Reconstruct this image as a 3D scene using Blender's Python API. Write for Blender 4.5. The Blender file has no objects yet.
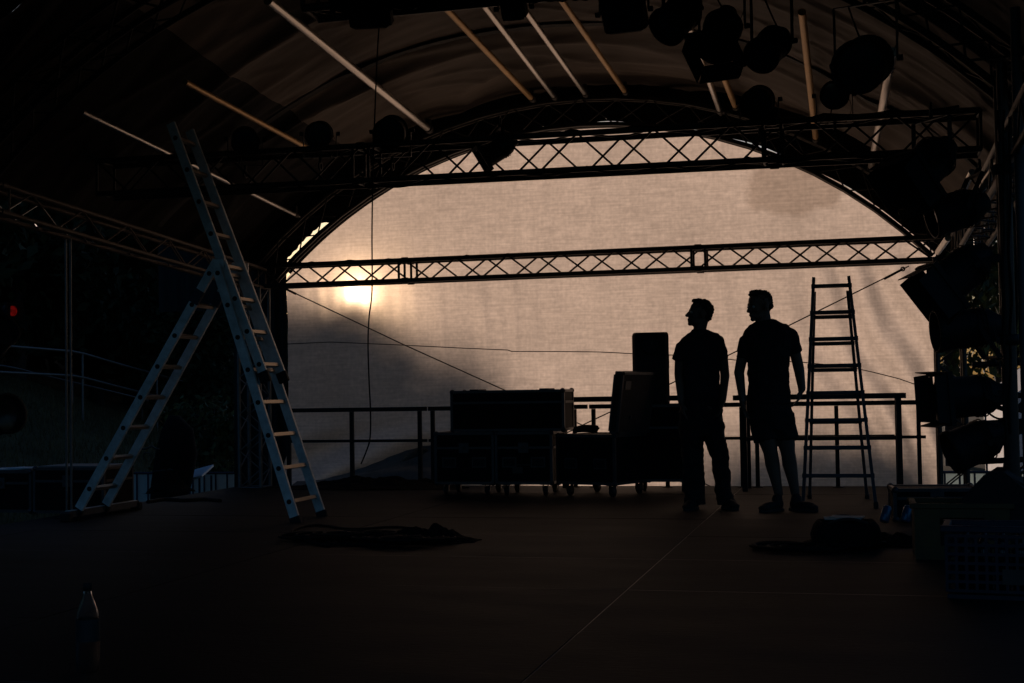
import bpy, math, random
from mathutils import Vector, Matrix, noise
random.seed(7)
V = Vector
PI = math.pi
scn = bpy.context.scene
COL = scn.collection

# ------------------------------------------------------------------ camera
F = 1365.0
YAW, PITCH, ROLL = math.radians(14.1), math.radians(2.12), 0.016
CAM = V((0, 0, 1.0))
_f0 = V((-math.sin(YAW), math.cos(YAW), 0)); _r0 = V((math.cos(YAW), math.sin(YAW), 0)); _u0 = V((0, 0, 1))
FWD = _f0 * math.cos(PITCH) + _u0 * math.sin(PITCH)
_u1 = _u0 * math.cos(PITCH) - _f0 * math.sin(PITCH)
RGT = _r0 * math.cos(ROLL) - _u1 * math.sin(ROLL)
UPV = _u1 * math.cos(ROLL) + _r0 * math.sin(ROLL)
cam_d = bpy.data.cameras.new('camera'); cam = bpy.data.objects.new('camera', cam_d); COL.objects.link(cam)
cam_d.sensor_width = 36; cam_d.lens = F * 36 / 1024; cam_d.clip_start = 0.05; cam_d.clip_end = 5000
cam.matrix_world = Matrix(((RGT.x, UPV.x, -FWD.x, CAM.x), (RGT.y, UPV.y, -FWD.y, CAM.y), (RGT.z, UPV.z, -FWD.z, CAM.z), (0, 0, 0, 1)))
scn.camera = cam

def ray(px, py): return FWD + RGT * ((px - 512) / F) + UPV * ((341.5 - py) / F)
def aY(px, py, Y): d = ray(px, py); return CAM + d * (Y / d.y)            # where the sight line meets the plane y = Y
def aX(px, py, X): d = ray(px, py); return CAM + d * (X / d.x)
def aZ(px, py, z=0.0): d = ray(px, py); return CAM + d * ((z - CAM.z) / d.z)

# ------------------------------------------------------------------ materials
def mat(name, col, rough=0.6, metal=0.0, vary=0.25, scale=6.0, bump=0.0, bscale=None, spec=0.5, stretch=None, island=0.0):
    m = bpy.data.materials.new(name); m.use_nodes = True
    nt = m.node_tree; N = nt.nodes; L = nt.links
    b = N['Principled BSDF']
    b.inputs['Roughness'].default_value = rough; b.inputs['Metallic'].default_value = metal
    b.inputs['Specular IOR Level'].default_value = spec
    tc = N.new('ShaderNodeTexCoord'); mp = N.new('ShaderNodeMapping')
    if stretch: mp.inputs['Scale'].default_value = stretch
    L.new(tc.outputs['Object'], mp.inputs['Vector'])
    nz = N.new('ShaderNodeTexNoise'); nz.inputs['Scale'].default_value = scale; nz.inputs['Detail'].default_value = 6
    nz.inputs['Roughness'].default_value = 0.65
    L.new(mp.outputs['Vector'], nz.inputs['Vector'])
    mr = N.new('ShaderNodeMapRange'); mr.inputs['From Min'].default_value = 0.3; mr.inputs['From Max'].default_value = 0.7
    mr.inputs['To Min'].default_value = 1 - vary; mr.inputs['To Max'].default_value = 1 + vary
    L.new(nz.outputs['Fac'], mr.inputs['Value'])
    mx = N.new('ShaderNodeVectorMath'); mx.operation = 'SCALE'; mx.inputs[0].default_value = col[:3]
    L.new(mr.outputs['Result'], mx.inputs['Scale'])
    out = mx.outputs['Vector']
    if island:
        g = N.new('ShaderNodeNewGeometry'); r2 = N.new('ShaderNodeMapRange')
        r2.inputs['To Min'].default_value = 1 - island; r2.inputs['To Max'].default_value = 1 + island
        L.new(g.outputs['Random Per Island'], r2.inputs['Value'])
        m2 = N.new('ShaderNodeVectorMath'); m2.operation = 'SCALE'
        L.new(out, m2.inputs[0]); L.new(r2.outputs['Result'], m2.inputs['Scale']); out = m2.outputs['Vector']
    L.new(out, b.inputs['Base Color'])
    rr = N.new('ShaderNodeMapRange'); rr.inputs['To Min'].default_value = max(0.03, rough - 0.12); rr.inputs['To Max'].default_value = min(1, rough + 0.12)
    L.new(nz.outputs['Fac'], rr.inputs['Value']); L.new(rr.outputs['Result'], b.inputs['Roughness'])
    if bump:
        n2 = N.new('ShaderNodeTexNoise'); n2.inputs['Scale'].default_value = bscale or scale * 5; n2.inputs['Detail'].default_value = 5
        L.new(mp.outputs['Vector'], n2.inputs['Vector'])
        bp = N.new('ShaderNodeBump'); bp.inputs['Strength'].default_value = bump; bp.inputs['Distance'].default_value = 0.01
        L.new(n2.outputs['Fac'], bp.inputs['Height']); L.new(bp.outputs['Normal'], b.inputs['Normal'])
    return m

M = {}
M['alu'] = mat('aluminium', (0.62, 0.62, 0.63), 0.42, 1.0, 0.15, 9, 0.1)
M['alu_dark'] = mat('weathered_truss_aluminium', (0.07, 0.065, 0.06), 0.5, 0.7, 0.3, 8)
M['tower_grey'] = mat('tower_aluminium', (0.20, 0.20, 0.20), 0.5, 0.6, 0.3, 8)
M['truss_brown'] = mat('side_truss_metal', (0.085, 0.062, 0.044), 0.6, 0.2, 0.3, 8)
M['truss_black'] = mat('black_truss_paint', (0.022, 0.021, 0.020), 0.5, 0.4, 0.3, 8)
M['purlin'] = mat('roof_tube_aluminium', (0.56, 0.52, 0.47), 0.30, 1.0, 0.15, 3)
M['purlin_wood'] = mat('roof_tube_tarnished', (0.48, 0.30, 0.13), 0.45, 0.6, 0.25, 3)
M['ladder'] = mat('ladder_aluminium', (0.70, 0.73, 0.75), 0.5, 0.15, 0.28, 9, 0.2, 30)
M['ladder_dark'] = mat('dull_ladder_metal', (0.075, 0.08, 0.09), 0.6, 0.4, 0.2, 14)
M['rung'] = mat('ladder_rung_aluminium', (0.50, 0.42, 0.33), 0.45, 0.7, 0.15, 14)
M['rubber'] = mat('black_rubber', (0.012, 0.012, 0.013), 0.75, 0, 0.2, 20)
M['blackpaint'] = mat('matt_black_paint', (0.012, 0.012, 0.013), 0.62, 0, 0.3, 12, 0.1, spec=0.3)
M['blackmetal'] = mat('black_steel', (0.014, 0.014, 0.015), 0.55, 0.0, 0.3, 10, spec=0.3)
M['lens'] = mat('lamp_glass', (0.03, 0.035, 0.04), 0.12, 0.3, 0.1, 10)
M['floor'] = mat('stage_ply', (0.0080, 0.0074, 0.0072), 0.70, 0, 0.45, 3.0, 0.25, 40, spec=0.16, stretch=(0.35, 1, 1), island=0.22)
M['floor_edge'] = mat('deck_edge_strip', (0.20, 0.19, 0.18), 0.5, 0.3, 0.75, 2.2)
M['case'] = mat('flightcase_laminate', (0.010, 0.010, 0.012), 0.7, 0, 0.3, 12, 0.15, spec=0.1)
M['case_in'] = mat('case_foam', (0.055, 0.042, 0.034), 0.95, 0, 0.2, 20, 0.2)
M['case_edge'] = mat('case_edge_aluminium', (0.085, 0.087, 0.092), 0.5, 0.7, 0.2, 20)
M['speaker'] = mat('speaker_plastic', (0.011, 0.011, 0.012), 0.6, 0, 0.2, 30, 0.2, spec=0.3)
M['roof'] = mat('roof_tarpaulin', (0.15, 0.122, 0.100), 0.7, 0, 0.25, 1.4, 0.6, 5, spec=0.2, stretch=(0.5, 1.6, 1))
M['roof_shaded'] = mat('shaded_tarpaulin', (0.014, 0.012, 0.011), 0.8, 0, 0.2, 1.4, 0.25, 10, spec=0.2)  # darker roof copy: shade of the left side and near bays in its colour
M['strap'] = mat('black_webbing', (0.018, 0.017, 0.016), 0.8, 0, 0.2, 20)
M['skin'] = mat('skin', (0.15, 0.09, 0.067), 0.55, 0, 0.1, 20)
M['hair'] = mat('dark_hair', (0.015, 0.011, 0.009), 0.6, 0, 0.3, 60, 0.5, 200)
M['tshirt_navy'] = mat('dark_tshirt', (0.016, 0.018, 0.024), 0.9, 0, 0.2, 15, 0.3, 60)
M['tshirt_black'] = mat('black_tshirt', (0.011, 0.011, 0.012), 0.9, 0, 0.2, 15, 0.3, 60)
M['trousers'] = mat('dark_trousers', (0.013, 0.013, 0.014), 0.9, 0, 0.2, 15, 0.3, 60)
M['shorts'] = mat('black_shorts', (0.012, 0.012, 0.013), 0.9, 0, 0.2, 15, 0.3, 60)
M['shoe'] = mat('dark_shoe', (0.012, 0.011, 0.011), 0.75, 0, 0.3, 15)
M['sole'] = mat('shoe_sole', (0.03, 0.03, 0.03), 0.8, 0, 0.2, 15)
M['eye'] = mat('eye_white', (0.5, 0.48, 0.45), 0.2, 0, 0.05, 5)
M['bark'] = mat('bark', (0.06, 0.045, 0.035), 0.9, 0, 0.4, 8, 0.6, 20)
M['leaf_dark'] = mat('dark_foliage', (0.030, 0.042, 0.018), 0.7, 0, 0.4, 1.2, spec=0.2, island=0.45)
M['leaf'] = mat('foliage', (0.055, 0.075, 0.025), 0.65, 0, 0.4, 1.2, spec=0.3, island=0.45)
M['grass'] = mat('grass_blades', (0.14, 0.112, 0.055), 0.8, 0, 0.4, 0.8, spec=0.2, island=0.4)
M['ground'] = mat('earth_and_turf', (0.13, 0.105, 0.055), 0.95, 0, 0.4, 0.5, 0.5, 8, spec=0.1)
M['galv'] = mat('galvanised_rail', (0.16, 0.17, 0.18), 0.45, 0.7, 0.2, 5)
M['navy_post'] = mat('dark_blue_post', (0.02, 0.03, 0.06), 0.6, 0, 0.2, 5)
M['board'] = mat('pale_blue_board', (0.62, 0.72, 0.82), 0.45, 0, 0.12, 5)
M['canvas'] = mat('white_canvas', (0.62, 0.64, 0.68), 0.8, 0, 0.12, 1.5, 0.2)
M['yellow'] = mat('ochre_plastic', (0.085, 0.052, 0.014), 0.7, 0, 0.3, 8)
M['bluecrate'] = mat('dark_blue_plastic', (0.012, 0.016, 0.036), 0.5, 0, 0.2, 10)
M['bluegloss'] = mat('glossy_blue_wrap', (0.07, 0.16, 0.26), 0.2, 0.4, 0.3, 30, 0.4, 30)
M['cable'] = mat('black_cable_pvc', (0.008, 0.008, 0.008), 0.7, 0, 0.2, 30, spec=0.15)
M['wire'] = mat('steel_wire', (0.06, 0.05, 0.045), 0.6, 0.5, 0.2, 30)
M['label'] = mat('pale_label', (0.55, 0.58, 0.62), 0.7, 0, 0.1, 30)
M['bottlelabel'] = mat('bottle_label', (0.018, 0.024, 0.026), 0.5, 0, 0.3, 30)
M['grey_lid'] = mat('grey_case_lid', (0.16, 0.17, 0.18), 0.5, 0.2, 0.25, 6)
M['grey_sheet'] = mat('grey_sheet', (0.20, 0.20, 0.20), 0.9, 0, 0.2, 4, 0.3)
M['darkcloth'] = mat('black_molton', (0.010, 0.010, 0.010), 0.95, 0, 0.3, 10, 0.4, spec=0.1)
M['paper'] = mat('pale_paper', (0.50, 0.46, 0.40), 0.8, 0, 0.1, 20)

def mat_gel():
    m = bpy.data.materials.new('red_lamp_lens'); m.use_nodes = True
    b = m.node_tree.nodes['Principled BSDF']; b.inputs['Base Color'].default_value = (0.4, 0.01, 0.008, 1)
    b.inputs['Roughness'].default_value = 0.3
    nz = m.node_tree.nodes.new('ShaderNodeTexNoise'); nz.inputs['Scale'].default_value = 14
    mr = m.node_tree.nodes.new('ShaderNodeMapRange'); mr.inputs['From Min'].default_value = 0.42; mr.inputs['From Max'].default_value = 0.62; mr.inputs['To Max'].default_value = 0.16
    m.node_tree.links.new(nz.outputs['Fac'], mr.inputs['Value']); m.node_tree.links.new(mr.outputs['Result'], b.inputs['Emission Strength'])
    b.inputs['Emission Color'].default_value = (1, 0.025, 0.02, 1)
    return m
M['gel'] = mat_gel()

def mat_plastic_clear():
    m = bpy.data.materials.new('clear_pet'); m.use_nodes = True
    b = m.node_tree.nodes['Principled BSDF']
    b.inputs['Base Color'].default_value = (0.9, 0.94, 0.95, 1); b.inputs['Roughness'].default_value = 0.12
    b.inputs['Transmission Weight'].default_value = 1.0; b.inputs['IOR'].default_value = 1.12
    nz = m.node_tree.nodes.new('ShaderNodeTexNoise'); nz.inputs['Scale'].default_value = 30
    bp = m.node_tree.nodes.new('ShaderNodeBump'); bp.inputs['Strength'].default_value = 0.15
    m.node_tree.links.new(nz.outputs['Fac'], bp.inputs['Height']); m.node_tree.links.new(bp.outputs['Normal'], b.inputs['Normal'])
    return m
M['pet'] = mat_plastic_clear()

def mat_thin(name, col, tcol, fac):
    m = bpy.data.materials.new(name); m.use_nodes = True; nt = m.node_tree; N = nt.nodes; L = nt.links; N.clear()
    out = N.new('ShaderNodeOutputMaterial'); a = N.new('ShaderNodeBsdfDiffuse'); b = N.new('ShaderNodeBsdfTranslucent'); mx = N.new('ShaderNodeMixShader')
    nz = N.new('ShaderNodeTexNoise'); nz.inputs['Scale'].default_value = 3; cr = N.new('ShaderNodeMix'); cr.data_type = 'RGBA'
    cr.inputs['A'].default_value = (*col, 1); cr.inputs['B'].default_value = (*[c * .8 for c in col], 1); L.new(nz.outputs['Fac'], cr.inputs['Factor'])
    L.new(cr.outputs['Result'], a.inputs['Color']); b.inputs['Color'].default_value = (*tcol, 1); mx.inputs['Fac'].default_value = fac
    L.new(a.outputs[0], mx.inputs[1]); L.new(b.outputs[0], mx.inputs[2]); L.new(mx.outputs[0], out.inputs['Surface']); return m
M['white_panel'] = mat_thin('white_barrier_sheet', (0.8, 0.82, 0.80), (0.75, 0.85, 0.85), 0.45)

DARK_PATCH = (2.16, 3.12, 0.55, 0.36)        # centre x, z and half sizes on the cloth
def mat_cloth():
    """woven backdrop: mostly diffuse transmission of the sun behind it, plus a narrow forward-scattering lobe"""
    m = bpy.data.materials.new('backdrop_gauze'); m.use_nodes = True
    nt = m.node_tree; N = nt.nodes; L = nt.links; N.clear()
    out = N.new('ShaderNodeOutputMaterial')
    tc = N.new('ShaderNodeTexCoord')
    def nse(sx, sy, sz, scale, detail=3):
        mp = N.new('ShaderNodeMapping'); mp.inputs['Scale'].default_value = (sx, sy, sz)
        L.new(tc.outputs['Object'], mp.inputs['Vector'])
        n = N.new('ShaderNodeTexNoise'); n.inputs['Scale'].default_value = scale; n.inputs['Detail'].default_value = detail
        L.new(mp.outputs['Vector'], n.inputs['Vector']); return n.outputs['Fac']
    def rng(s, a, b, lo=0.3, hi=0.7):
        r = N.new('ShaderNodeMapRange'); r.inputs['From Min'].default_value = lo; r.inputs['From Max'].default_value = hi
        r.inputs['To Min'].default_value = a; r.inputs['To Max'].default_value = b; L.new(s, r.inputs['Value']); return r.outputs['Result']
    def mul(a, b):
        x = N.new('ShaderNodeMath'); x.operation = 'MULTIPLY'; L.new(a, x.inputs[0]); L.new(b, x.inputs[1]); return x.outputs[0]
    weft = rng(nse(1.5, 1, 22, 2.2, 7), 0.86, 1.13)      # horizontal threads of uneven thickness
    warp = mul(rng(nse(20, 1, 1.2, 2.0, 7), 0.95, 1.05), rng(nse(1, 1, 1, 26, 4), 0.89, 1.11))      # vertical threads
    blot = rng(nse(1, 1, 2.2, 0.8, 5), 0.90, 1.10)
    fac = mul(mul(weft, warp), blot)
    sx = N.new('ShaderNodeSeparateXYZ'); L.new(tc.outputs['Object'], sx.inputs[0])
    def mth(op, a, b):
        x = N.new('ShaderNodeMath'); x.operation = op
        for k, q in ((0, a), (1, b)):
            if isinstance(q, (int, float)): x.inputs[k].default_value = q
            else: L.new(q, x.inputs[k])
        return x.outputs[0]
    # darker brown patch in the upper right, its edge broken by the weave
    dx_ = mth('DIVIDE', mth('SUBTRACT', sx.outputs['X'], DARK_PATCH[0]), DARK_PATCH[2]); dz_ = mth('DIVIDE', mth('SUBTRACT', sx.outputs['Z'], DARK_PATCH[1]), DARK_PATCH[3])
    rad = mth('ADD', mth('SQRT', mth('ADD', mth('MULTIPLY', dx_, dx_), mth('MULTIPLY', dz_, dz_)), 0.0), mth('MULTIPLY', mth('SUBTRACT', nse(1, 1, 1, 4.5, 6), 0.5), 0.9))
    dark_patch = rng(rad, 1.0, 0.0, 0.82, 1.06)
    smix = N.new('ShaderNodeMix'); smix.data_type = 'RGBA'; L.new(dark_patch, smix.inputs['Factor'])
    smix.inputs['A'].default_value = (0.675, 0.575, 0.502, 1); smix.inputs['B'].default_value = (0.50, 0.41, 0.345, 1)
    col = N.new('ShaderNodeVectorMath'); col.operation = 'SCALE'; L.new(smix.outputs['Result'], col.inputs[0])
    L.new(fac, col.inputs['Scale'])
    tr = N.new('ShaderNodeBsdfTranslucent'); L.new(col.outputs['Vector'], tr.inputs['Color'])
    df = N.new('ShaderNodeBsdfDiffuse'); df.inputs['Color'].default_value = (0.42, 0.40, 0.37, 1)
    m1 = N.new('ShaderNodeMixShader'); m1.inputs['Fac'].default_value = 0.22; L.new(tr.outputs[0], m1.inputs[1]); L.new(df.outputs[0], m1.inputs[2])
    rf = N.new('ShaderNodeBsdfRefraction'); rf.distribution = 'GGX'
    rf.inputs['IOR'].default_value = 1.06; rf.inputs['Roughness'].default_value = 0.27; rf.inputs['Color'].default_value = (1, 0.86, 0.66, 1)
    m2 = N.new('ShaderNodeMixShader'); m2.inputs['Fac'].default_value = 0.0007
    L.new(m1.outputs[0], m2.inputs[1]); L.new(rf.outputs[0], m2.inputs[2])
    r2 = N.new('ShaderNodeBsdfRefraction'); r2.distribution = 'GGX'; r2.inputs['IOR'].default_value = 1.06; r2.inputs['Roughness'].default_value = 0.60; r2.inputs['Color'].default_value = (1, 0.80, 0.55, 1)
    m3 = N.new('ShaderNodeMixShader'); m3.inputs['Fac'].default_value = 0.0022; L.new(m2.outputs[0], m3.inputs[1]); L.new(r2.outputs[0], m3.inputs[2]); m2 = m3
    bp = N.new('ShaderNodeBump'); bp.inputs['Strength'].default_value = 0.25; bp.inputs['Distance'].default_value = 0.004
    L.new(fac, bp.inputs['Height']); L.new(bp.outputs['Normal'], tr.inputs['Normal']); L.new(bp.outputs['Normal'], df.inputs['Normal'])
    L.new(m2.outputs[0], out.inputs['Surface'])
    return m
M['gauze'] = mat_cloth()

# ------------------------------------------------------------------ mesh builder
def basis(a):
    a = V(a).normalized()
    h = V((0, 0, 1)) if abs(a.z) < 0.95 else V((1, 0, 0))
    s = a.cross(h).normalized(); u = s.cross(a).normalized()
    return a, s, u

class MB:
    def __init__(self): self.v = []; self.f = []; self.mi = []; self.cur = 0; self.sm = []
    def _add(self, vs, fs, smooth=False):
        o = len(self.v); self.v += [V(p) for p in vs]
        for f in fs: self.f.append([i + o for i in f]); self.mi.append(self.cur); self.sm.append(smooth)
    def box(self, c, size, rot=None, bev=0.0):
        x, y, z = [d / 2 for d in size]; c = V(c)
        if bev <= 0:
            vs = [V((sx * x, sy * y, sz * z)) for sz in (-1, 1) for sy in (-1, 1) for sx in (-1, 1)]
            fs = [(0, 2, 3, 1), (4, 5, 7, 6), (0, 1, 5, 4), (2, 6, 7, 3), (0, 4, 6, 2), (1, 3, 7, 5)]
        else:
            b = min(bev, x * .49, y * .49, z * .49); vs = []
            for zz, k in ((-z, b), (-z + b, 0), (z - b, 0), (z, b)):
                for (sx, sy) in ((-1, -1), (1, -1), (1, 1), (-1, 1)):
                    X, Y = sx * (x - k), sy * (y - k)
                    pts = [(X, sy * (y - k - b)), (sx * (x - k - b), Y)]
                    if sx * sy < 0: pts.reverse()
                    if (sx, sy) == (-1, -1): pts = [(X, -(y - k - b)), (-(x - k - b), Y)]
                    elif (sx, sy) == (1, -1): pts = [((x - k - b), Y), (X, -(y - k - b))]
                    elif (sx, sy) == (1, 1): pts = [(X, (y - k - b)), ((x - k - b), Y)]
                    else: pts = [(-(x - k - b), Y), (X, (y - k - b))]
                    vs += [V((p[0], p[1], zz)) for p in pts]
            fs = [tuple(reversed(range(8))), tuple(range(24, 32))]
            for r in range(3):
                for i in range(8):
                    j = (i + 1) % 8; fs.append((r * 8 + i, r * 8 + j, r * 8 + 8 + j, r * 8 + 8 + i))
        if rot is not None: vs = [rot @ p for p in vs]
        self._add([p + c for p in vs], fs)
    def bar(self, p0, p1, w, h, up=None):
        p0, p1 = V(p0), V(p1); a, s, u = basis(p1 - p0)
        if up is not None: s = a.cross(V(up)).normalized(); u = s.cross(a)
        R = Matrix((s, a, u)).transposed()
        self.box((p0 + p1) / 2, (w, (p1 - p0).length, h), R)
    def tube(self, p0, p1, r, seg=8, r1=None, caps=True):
        p0, p1 = V(p0), V(p1); a, s, u = basis(p1 - p0); r1 = r if r1 is None else r1
        vs = []
        for p, q in ((p0, r), (p1, r1)):
            for i in range(seg):
                t = 2 * PI * i / seg; vs.append(p + (s * math.cos(t) + u * math.sin(t)) * q)
        fs = [(i, (i + 1) % seg, seg + (i + 1) % seg, seg + i) for i in range(seg)]
        self._add(vs, fs, True)
        if caps: self._add(vs, [tuple(reversed(range(seg))), tuple(range(seg, 2 * seg))])
    def path(self, pts, r, seg=6, closed=False):
        pts = [V(p) for p in pts]; n = len(pts); rs = r if isinstance(r, (list, tuple)) else [r] * n
        vs = []; fs = []; prev = None
        for k, p in enumerate(pts):
            d = (pts[(k + 1) % n] - pts[k - 1]) if closed else (pts[min(k + 1, n - 1)] - pts[max(k - 1, 0)])
            a = d.normalized() if d.length > 1e-9 else V((0, 0, 1))
            if prev is None: _, s, u = basis(a)
            else:
                s = (prev - a * prev.dot(a)); s = s.normalized() if s.length > 1e-6 else basis(a)[1]; u = s.cross(a)
            prev = s
            for i in range(seg):
                t = 2 * PI * i / seg; vs.append(p + (s * math.cos(t) + u * math.sin(t)) * rs[k])
        for k in range(n if closed else n - 1):
            for i in range(seg):
                a0 = k * seg; b0 = ((k + 1) % n) * seg
                fs.append((a0 + i, a0 + (i + 1) % seg, b0 + (i + 1) % seg, b0 + i))
        self._add(vs, fs, True)
        if not closed: self._add(vs[:seg] + vs[-seg:], [tuple(reversed(range(seg))), tuple(range(seg, 2 * seg))])
    def lathe(self, prof, o, axis, seg=20, smooth=True):
        """prof: (distance along the axis, radius)"""
        a, s, u = basis(axis); o = V(o); vs = []; fs = []
        for d, r in prof:
            for i in range(seg):
                t = 2 * PI * i / seg; vs.append(o + a * d + (s * math.cos(t) + u * math.sin(t)) * max(r, 1e-4))
        for k in range(len(prof) - 1):
            for i in range(seg):
                fs.append((k * seg + i, k * seg + (i + 1) % seg, (k + 1) * seg + (i + 1) % seg, (k + 1) * seg + i))
        self._add(vs, fs, smooth)
    def ell(self, c, rx, seg=16, rings=10, R=None):
        c = V(c); rx = V(rx) if not isinstance(rx, (int, float)) else V((rx, rx, rx)); vs = []; fs = []
        for k in range(rings + 1):
            ph = PI * k / rings
            for i in range(seg):
                t = 2 * PI * i / seg
                p = V((math.sin(ph) * math.cos(t) * rx.x, math.sin(ph) * math.sin(t) * rx.y, math.cos(ph) * rx.z))
                vs.append((R @ p if R is not None else p) + c)
        for k in range(rings):
            for i in range(seg):
                fs.append((k * seg + i, (k + 1) * seg + i, (k + 1) * seg + (i + 1) % seg, k * seg + (i + 1) % seg))
        self._add(vs, fs, True)
    def rings(self, rg, seg=20):
        """stacked horizontal ellipses (x, y, z, half-width, half-depth), closed"""
        vs = []; fs = []
        for x, y, z, a, b in rg:
            for i in range(seg):
                t = 2 * PI * i / seg; vs.append(V((x + a * math.cos(t), y + b * math.sin(t), z)))
        n = len(rg)
        up = rg[-1][2] > rg[0][2]
        for k in range(n - 1):
            for i in range(seg):
                q = (k * seg + i, k * seg + (i + 1) % seg, (k + 1) * seg + (i + 1) % seg, (k + 1) * seg + i)
                fs.append(q if up else tuple(reversed(q)))
        c0 = tuple(range(seg)); c1 = tuple(range((n - 1) * seg, n * seg))
        fs += [tuple(reversed(c0)), c1] if up else [c0, tuple(reversed(c1))]
        self._add(vs, fs, True)
    def limb(self, pts, rs, seg=12):
        self.path(pts, rs, seg)
        for p, r in zip(pts, rs): self.ell(p, r * 0.99, 12, 8)
    def prism(self, poly, y0, y1):
        """polygon in x,z extruded along y"""
        n = len(poly); vs = [V((x, y0, z)) for x, z in poly] + [V((x, y1, z)) for x, z in poly]
        fs = [tuple(range(n)), tuple(reversed(range(n, 2 * n)))] + [(i, n + i, n + (i + 1) % n, (i + 1) % n) for i in range(n)]
        self._add(vs, fs)
    def grid(self, rows):
        nc = len(rows[0]); vs = [p for r in rows for p in r]
        fs = [(k * nc + i, k * nc + i + 1, (k + 1) * nc + i + 1, (k + 1) * nc + i) for k in range(len(rows) - 1) for i in range(nc - 1)]
        self._add(vs, fs, True)
    def build(self, name, m, parent=None, world=False, bevel=0.0):
        """world=True: the vertices are in world space although the parent sits elsewhere"""
        vs = self.v
        if world and parent is not None:
            mw = Matrix.Identity(4); q = parent
            while q is not None: mw = Matrix.Translation(q.location) @ q.rotation_euler.to_matrix().to_4x4() @ mw; q = q.parent
            inv = mw.inverted()
            vs = [inv @ p for p in vs]
        me = bpy.data.meshes.new(name); me.from_pydata([tuple(p) for p in vs], [], self.f); me.update()
        for x in (m if isinstance(m, (list, tuple)) else [m]): me.materials.append(x)
        me.polygons.foreach_set('material_index', self.mi); me.polygons.foreach_set('use_smooth', self.sm)
        o = bpy.data.objects.new(name, me); COL.objects.link(o)
        if parent is not None: o.parent = parent
        return o

def tag(o, label, cat, group=None):
    o['label'] = label; o['category'] = cat
    if group: o['group'] = group
    return o
def struct(o, kind='structure'): o['kind'] = kind; return o
def thing(name, label, cat, loc=(0, 0, 0), rotz=0.0, group=None):
    o = bpy.data.objects.new(name, None); COL.objects.link(o); o.empty_display_size = 0.1
    o.location = loc; o.rotation_euler = (0, 0, rotz)
    return tag(o, label, cat, group)
def dup(root, loc, rotz=0.0, scale=None, label=None):
    r = root.copy(); COL.objects.link(r); r.location = loc; r.rotation_euler = (0, 0, rotz)
    if scale is not None: r.scale = (scale, scale, scale)
    if label: r['label'] = label
    for ch in list(root.children):
        c = ch.copy(); COL.objects.link(c); c.parent = r
        for g in list(ch.children):
            d = g.copy(); COL.objects.link(d); d.parent = c
    return r
def remesh(mb, name, m, parent, voxel=0.007, smooth=4, disp=()):
    """fuse the overlapping volumes of a builder into one continuous surface"""
    o = mb.build(name, m, parent)
    r = o.modifiers.new('r', 'REMESH'); r.mode = 'VOXEL'; r.voxel_size = voxel; r.use_smooth_shade = True
    s = o.modifiers.new('s', 'SMOOTH'); s.iterations = smooth; s.factor = 0.5
    dg = bpy.context.evaluated_depsgraph_get(); dg.update()
    me = bpy.data.meshes.new_from_object(o.evaluated_get(dg), depsgraph=dg)
    o.modifiers.clear(); old = o.data; o.data = me; bpy.data.meshes.remove(old); me.name = name
    if not me.materials: me.materials.append(m)
    for (amp, fx_, fz_) in disp:
        nn = [v.normal.copy() for v in me.vertices]
        for v, n_ in zip(me.vertices, nn): v.co += n_ * (amp * noise.noise(V((v.co.x * fx_, v.co.y * fx_, v.co.z * fz_))))
    for p in me.polygons: p.use_smooth = True
    return o

# ------------------------------------------------------------------ setting: ground, floor
def ss(t): t = max(0.0, min(1.0, t)); return t * t * (3 - 2 * t)
def gz(x, y):
    z = -0.9 + 3.8 * ss((-x - 9) / 13) * (1 - 0.7 * ss((y - 20) / 16))
    z += 6.5 * ss((-x - 16) / 25)
    return z + 0.05 * noise.noise(V((x * 0.4, y * 0.4, 0)))
def steps(a, b, fine0, fine1, n):
    out = []; x = a
    while x < b:
        out.append(x); d = 0.8 if fine0 <= x <= fine1 else max(0.8, 0.16 * (fine0 - x if x < fine0 else x - fine1) + 0.8)
        if x < fine0: d = min(d, max(0.8, fine0 - x))
        x += d
    return out + [b]
gxs = sorted(set([-900, -500, -300, -180, -120, -80, -60, -48] + [-40 + 0.8 * i for i in range(75)] + [26, 40, 60, 100, 180, 300, 500, 900]))
gys = sorted(set([-900, -400, -200, -100, -50, -25, -12] + [-4 + 0.8 * i for i in range(75)] + [62, 72, 90, 120, 180, 300, 500, 900]))
mb = MB(); mb.grid([[V((x, y, gz(x, y))) for x in gxs] for y in gys])
struct(mb.build('ground', M['ground']))

# stage decks 2.5 x 1.25 m; light edge strips show in the joints
mb = MB()
SX0, SX1, SY0, SY1 = -6.7, 2.6, 1.8, 14.18
xs = [SX0, -6.14, -3.64, -1.14, 1.36, SX1]
ys = [1.8] + [SY for SY in [3.07 + 1.25 * i for i in range(9)]] + [SY1]
for i in range(len(xs) - 1):
    for j in range(len(ys) - 1):
        g = 0.004
        x0, x1, y0, y1 = xs[i] + g, xs[i + 1] - g, ys[j] + g, ys[j + 1] - g
        mb.cur = 0
        mb.box(((x0 + x1) / 2, (y0 + y1) / 2, -0.05 + random.uniform(-0.0012, 0.0012)), (x1 - x0, y1 - y0, 0.10))
mb.cur = 1
mb.box(((SX0 + SX1) / 2, (SY0 + SY1) / 2, -0.13), (SX1 - SX0, SY1 - SY0, 0.05))
for x in xs[1:-1]: mb.box((x, (SY0 + SY1) / 2, -0.052), (0.0074, SY1 - SY0 - 0.02, 0.098))
for k, y in enumerate(ys[1:-1]):
    for i in range(len(xs) - 1):
        mb.box(((xs[i] + xs[i + 1]) / 2, y, -0.0505), (xs[i + 1] - xs[i] - 0.02, 0.0076, 0.0985))
struct(mb.build('floor', [M['floor'], M['floor_edge']]))

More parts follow.
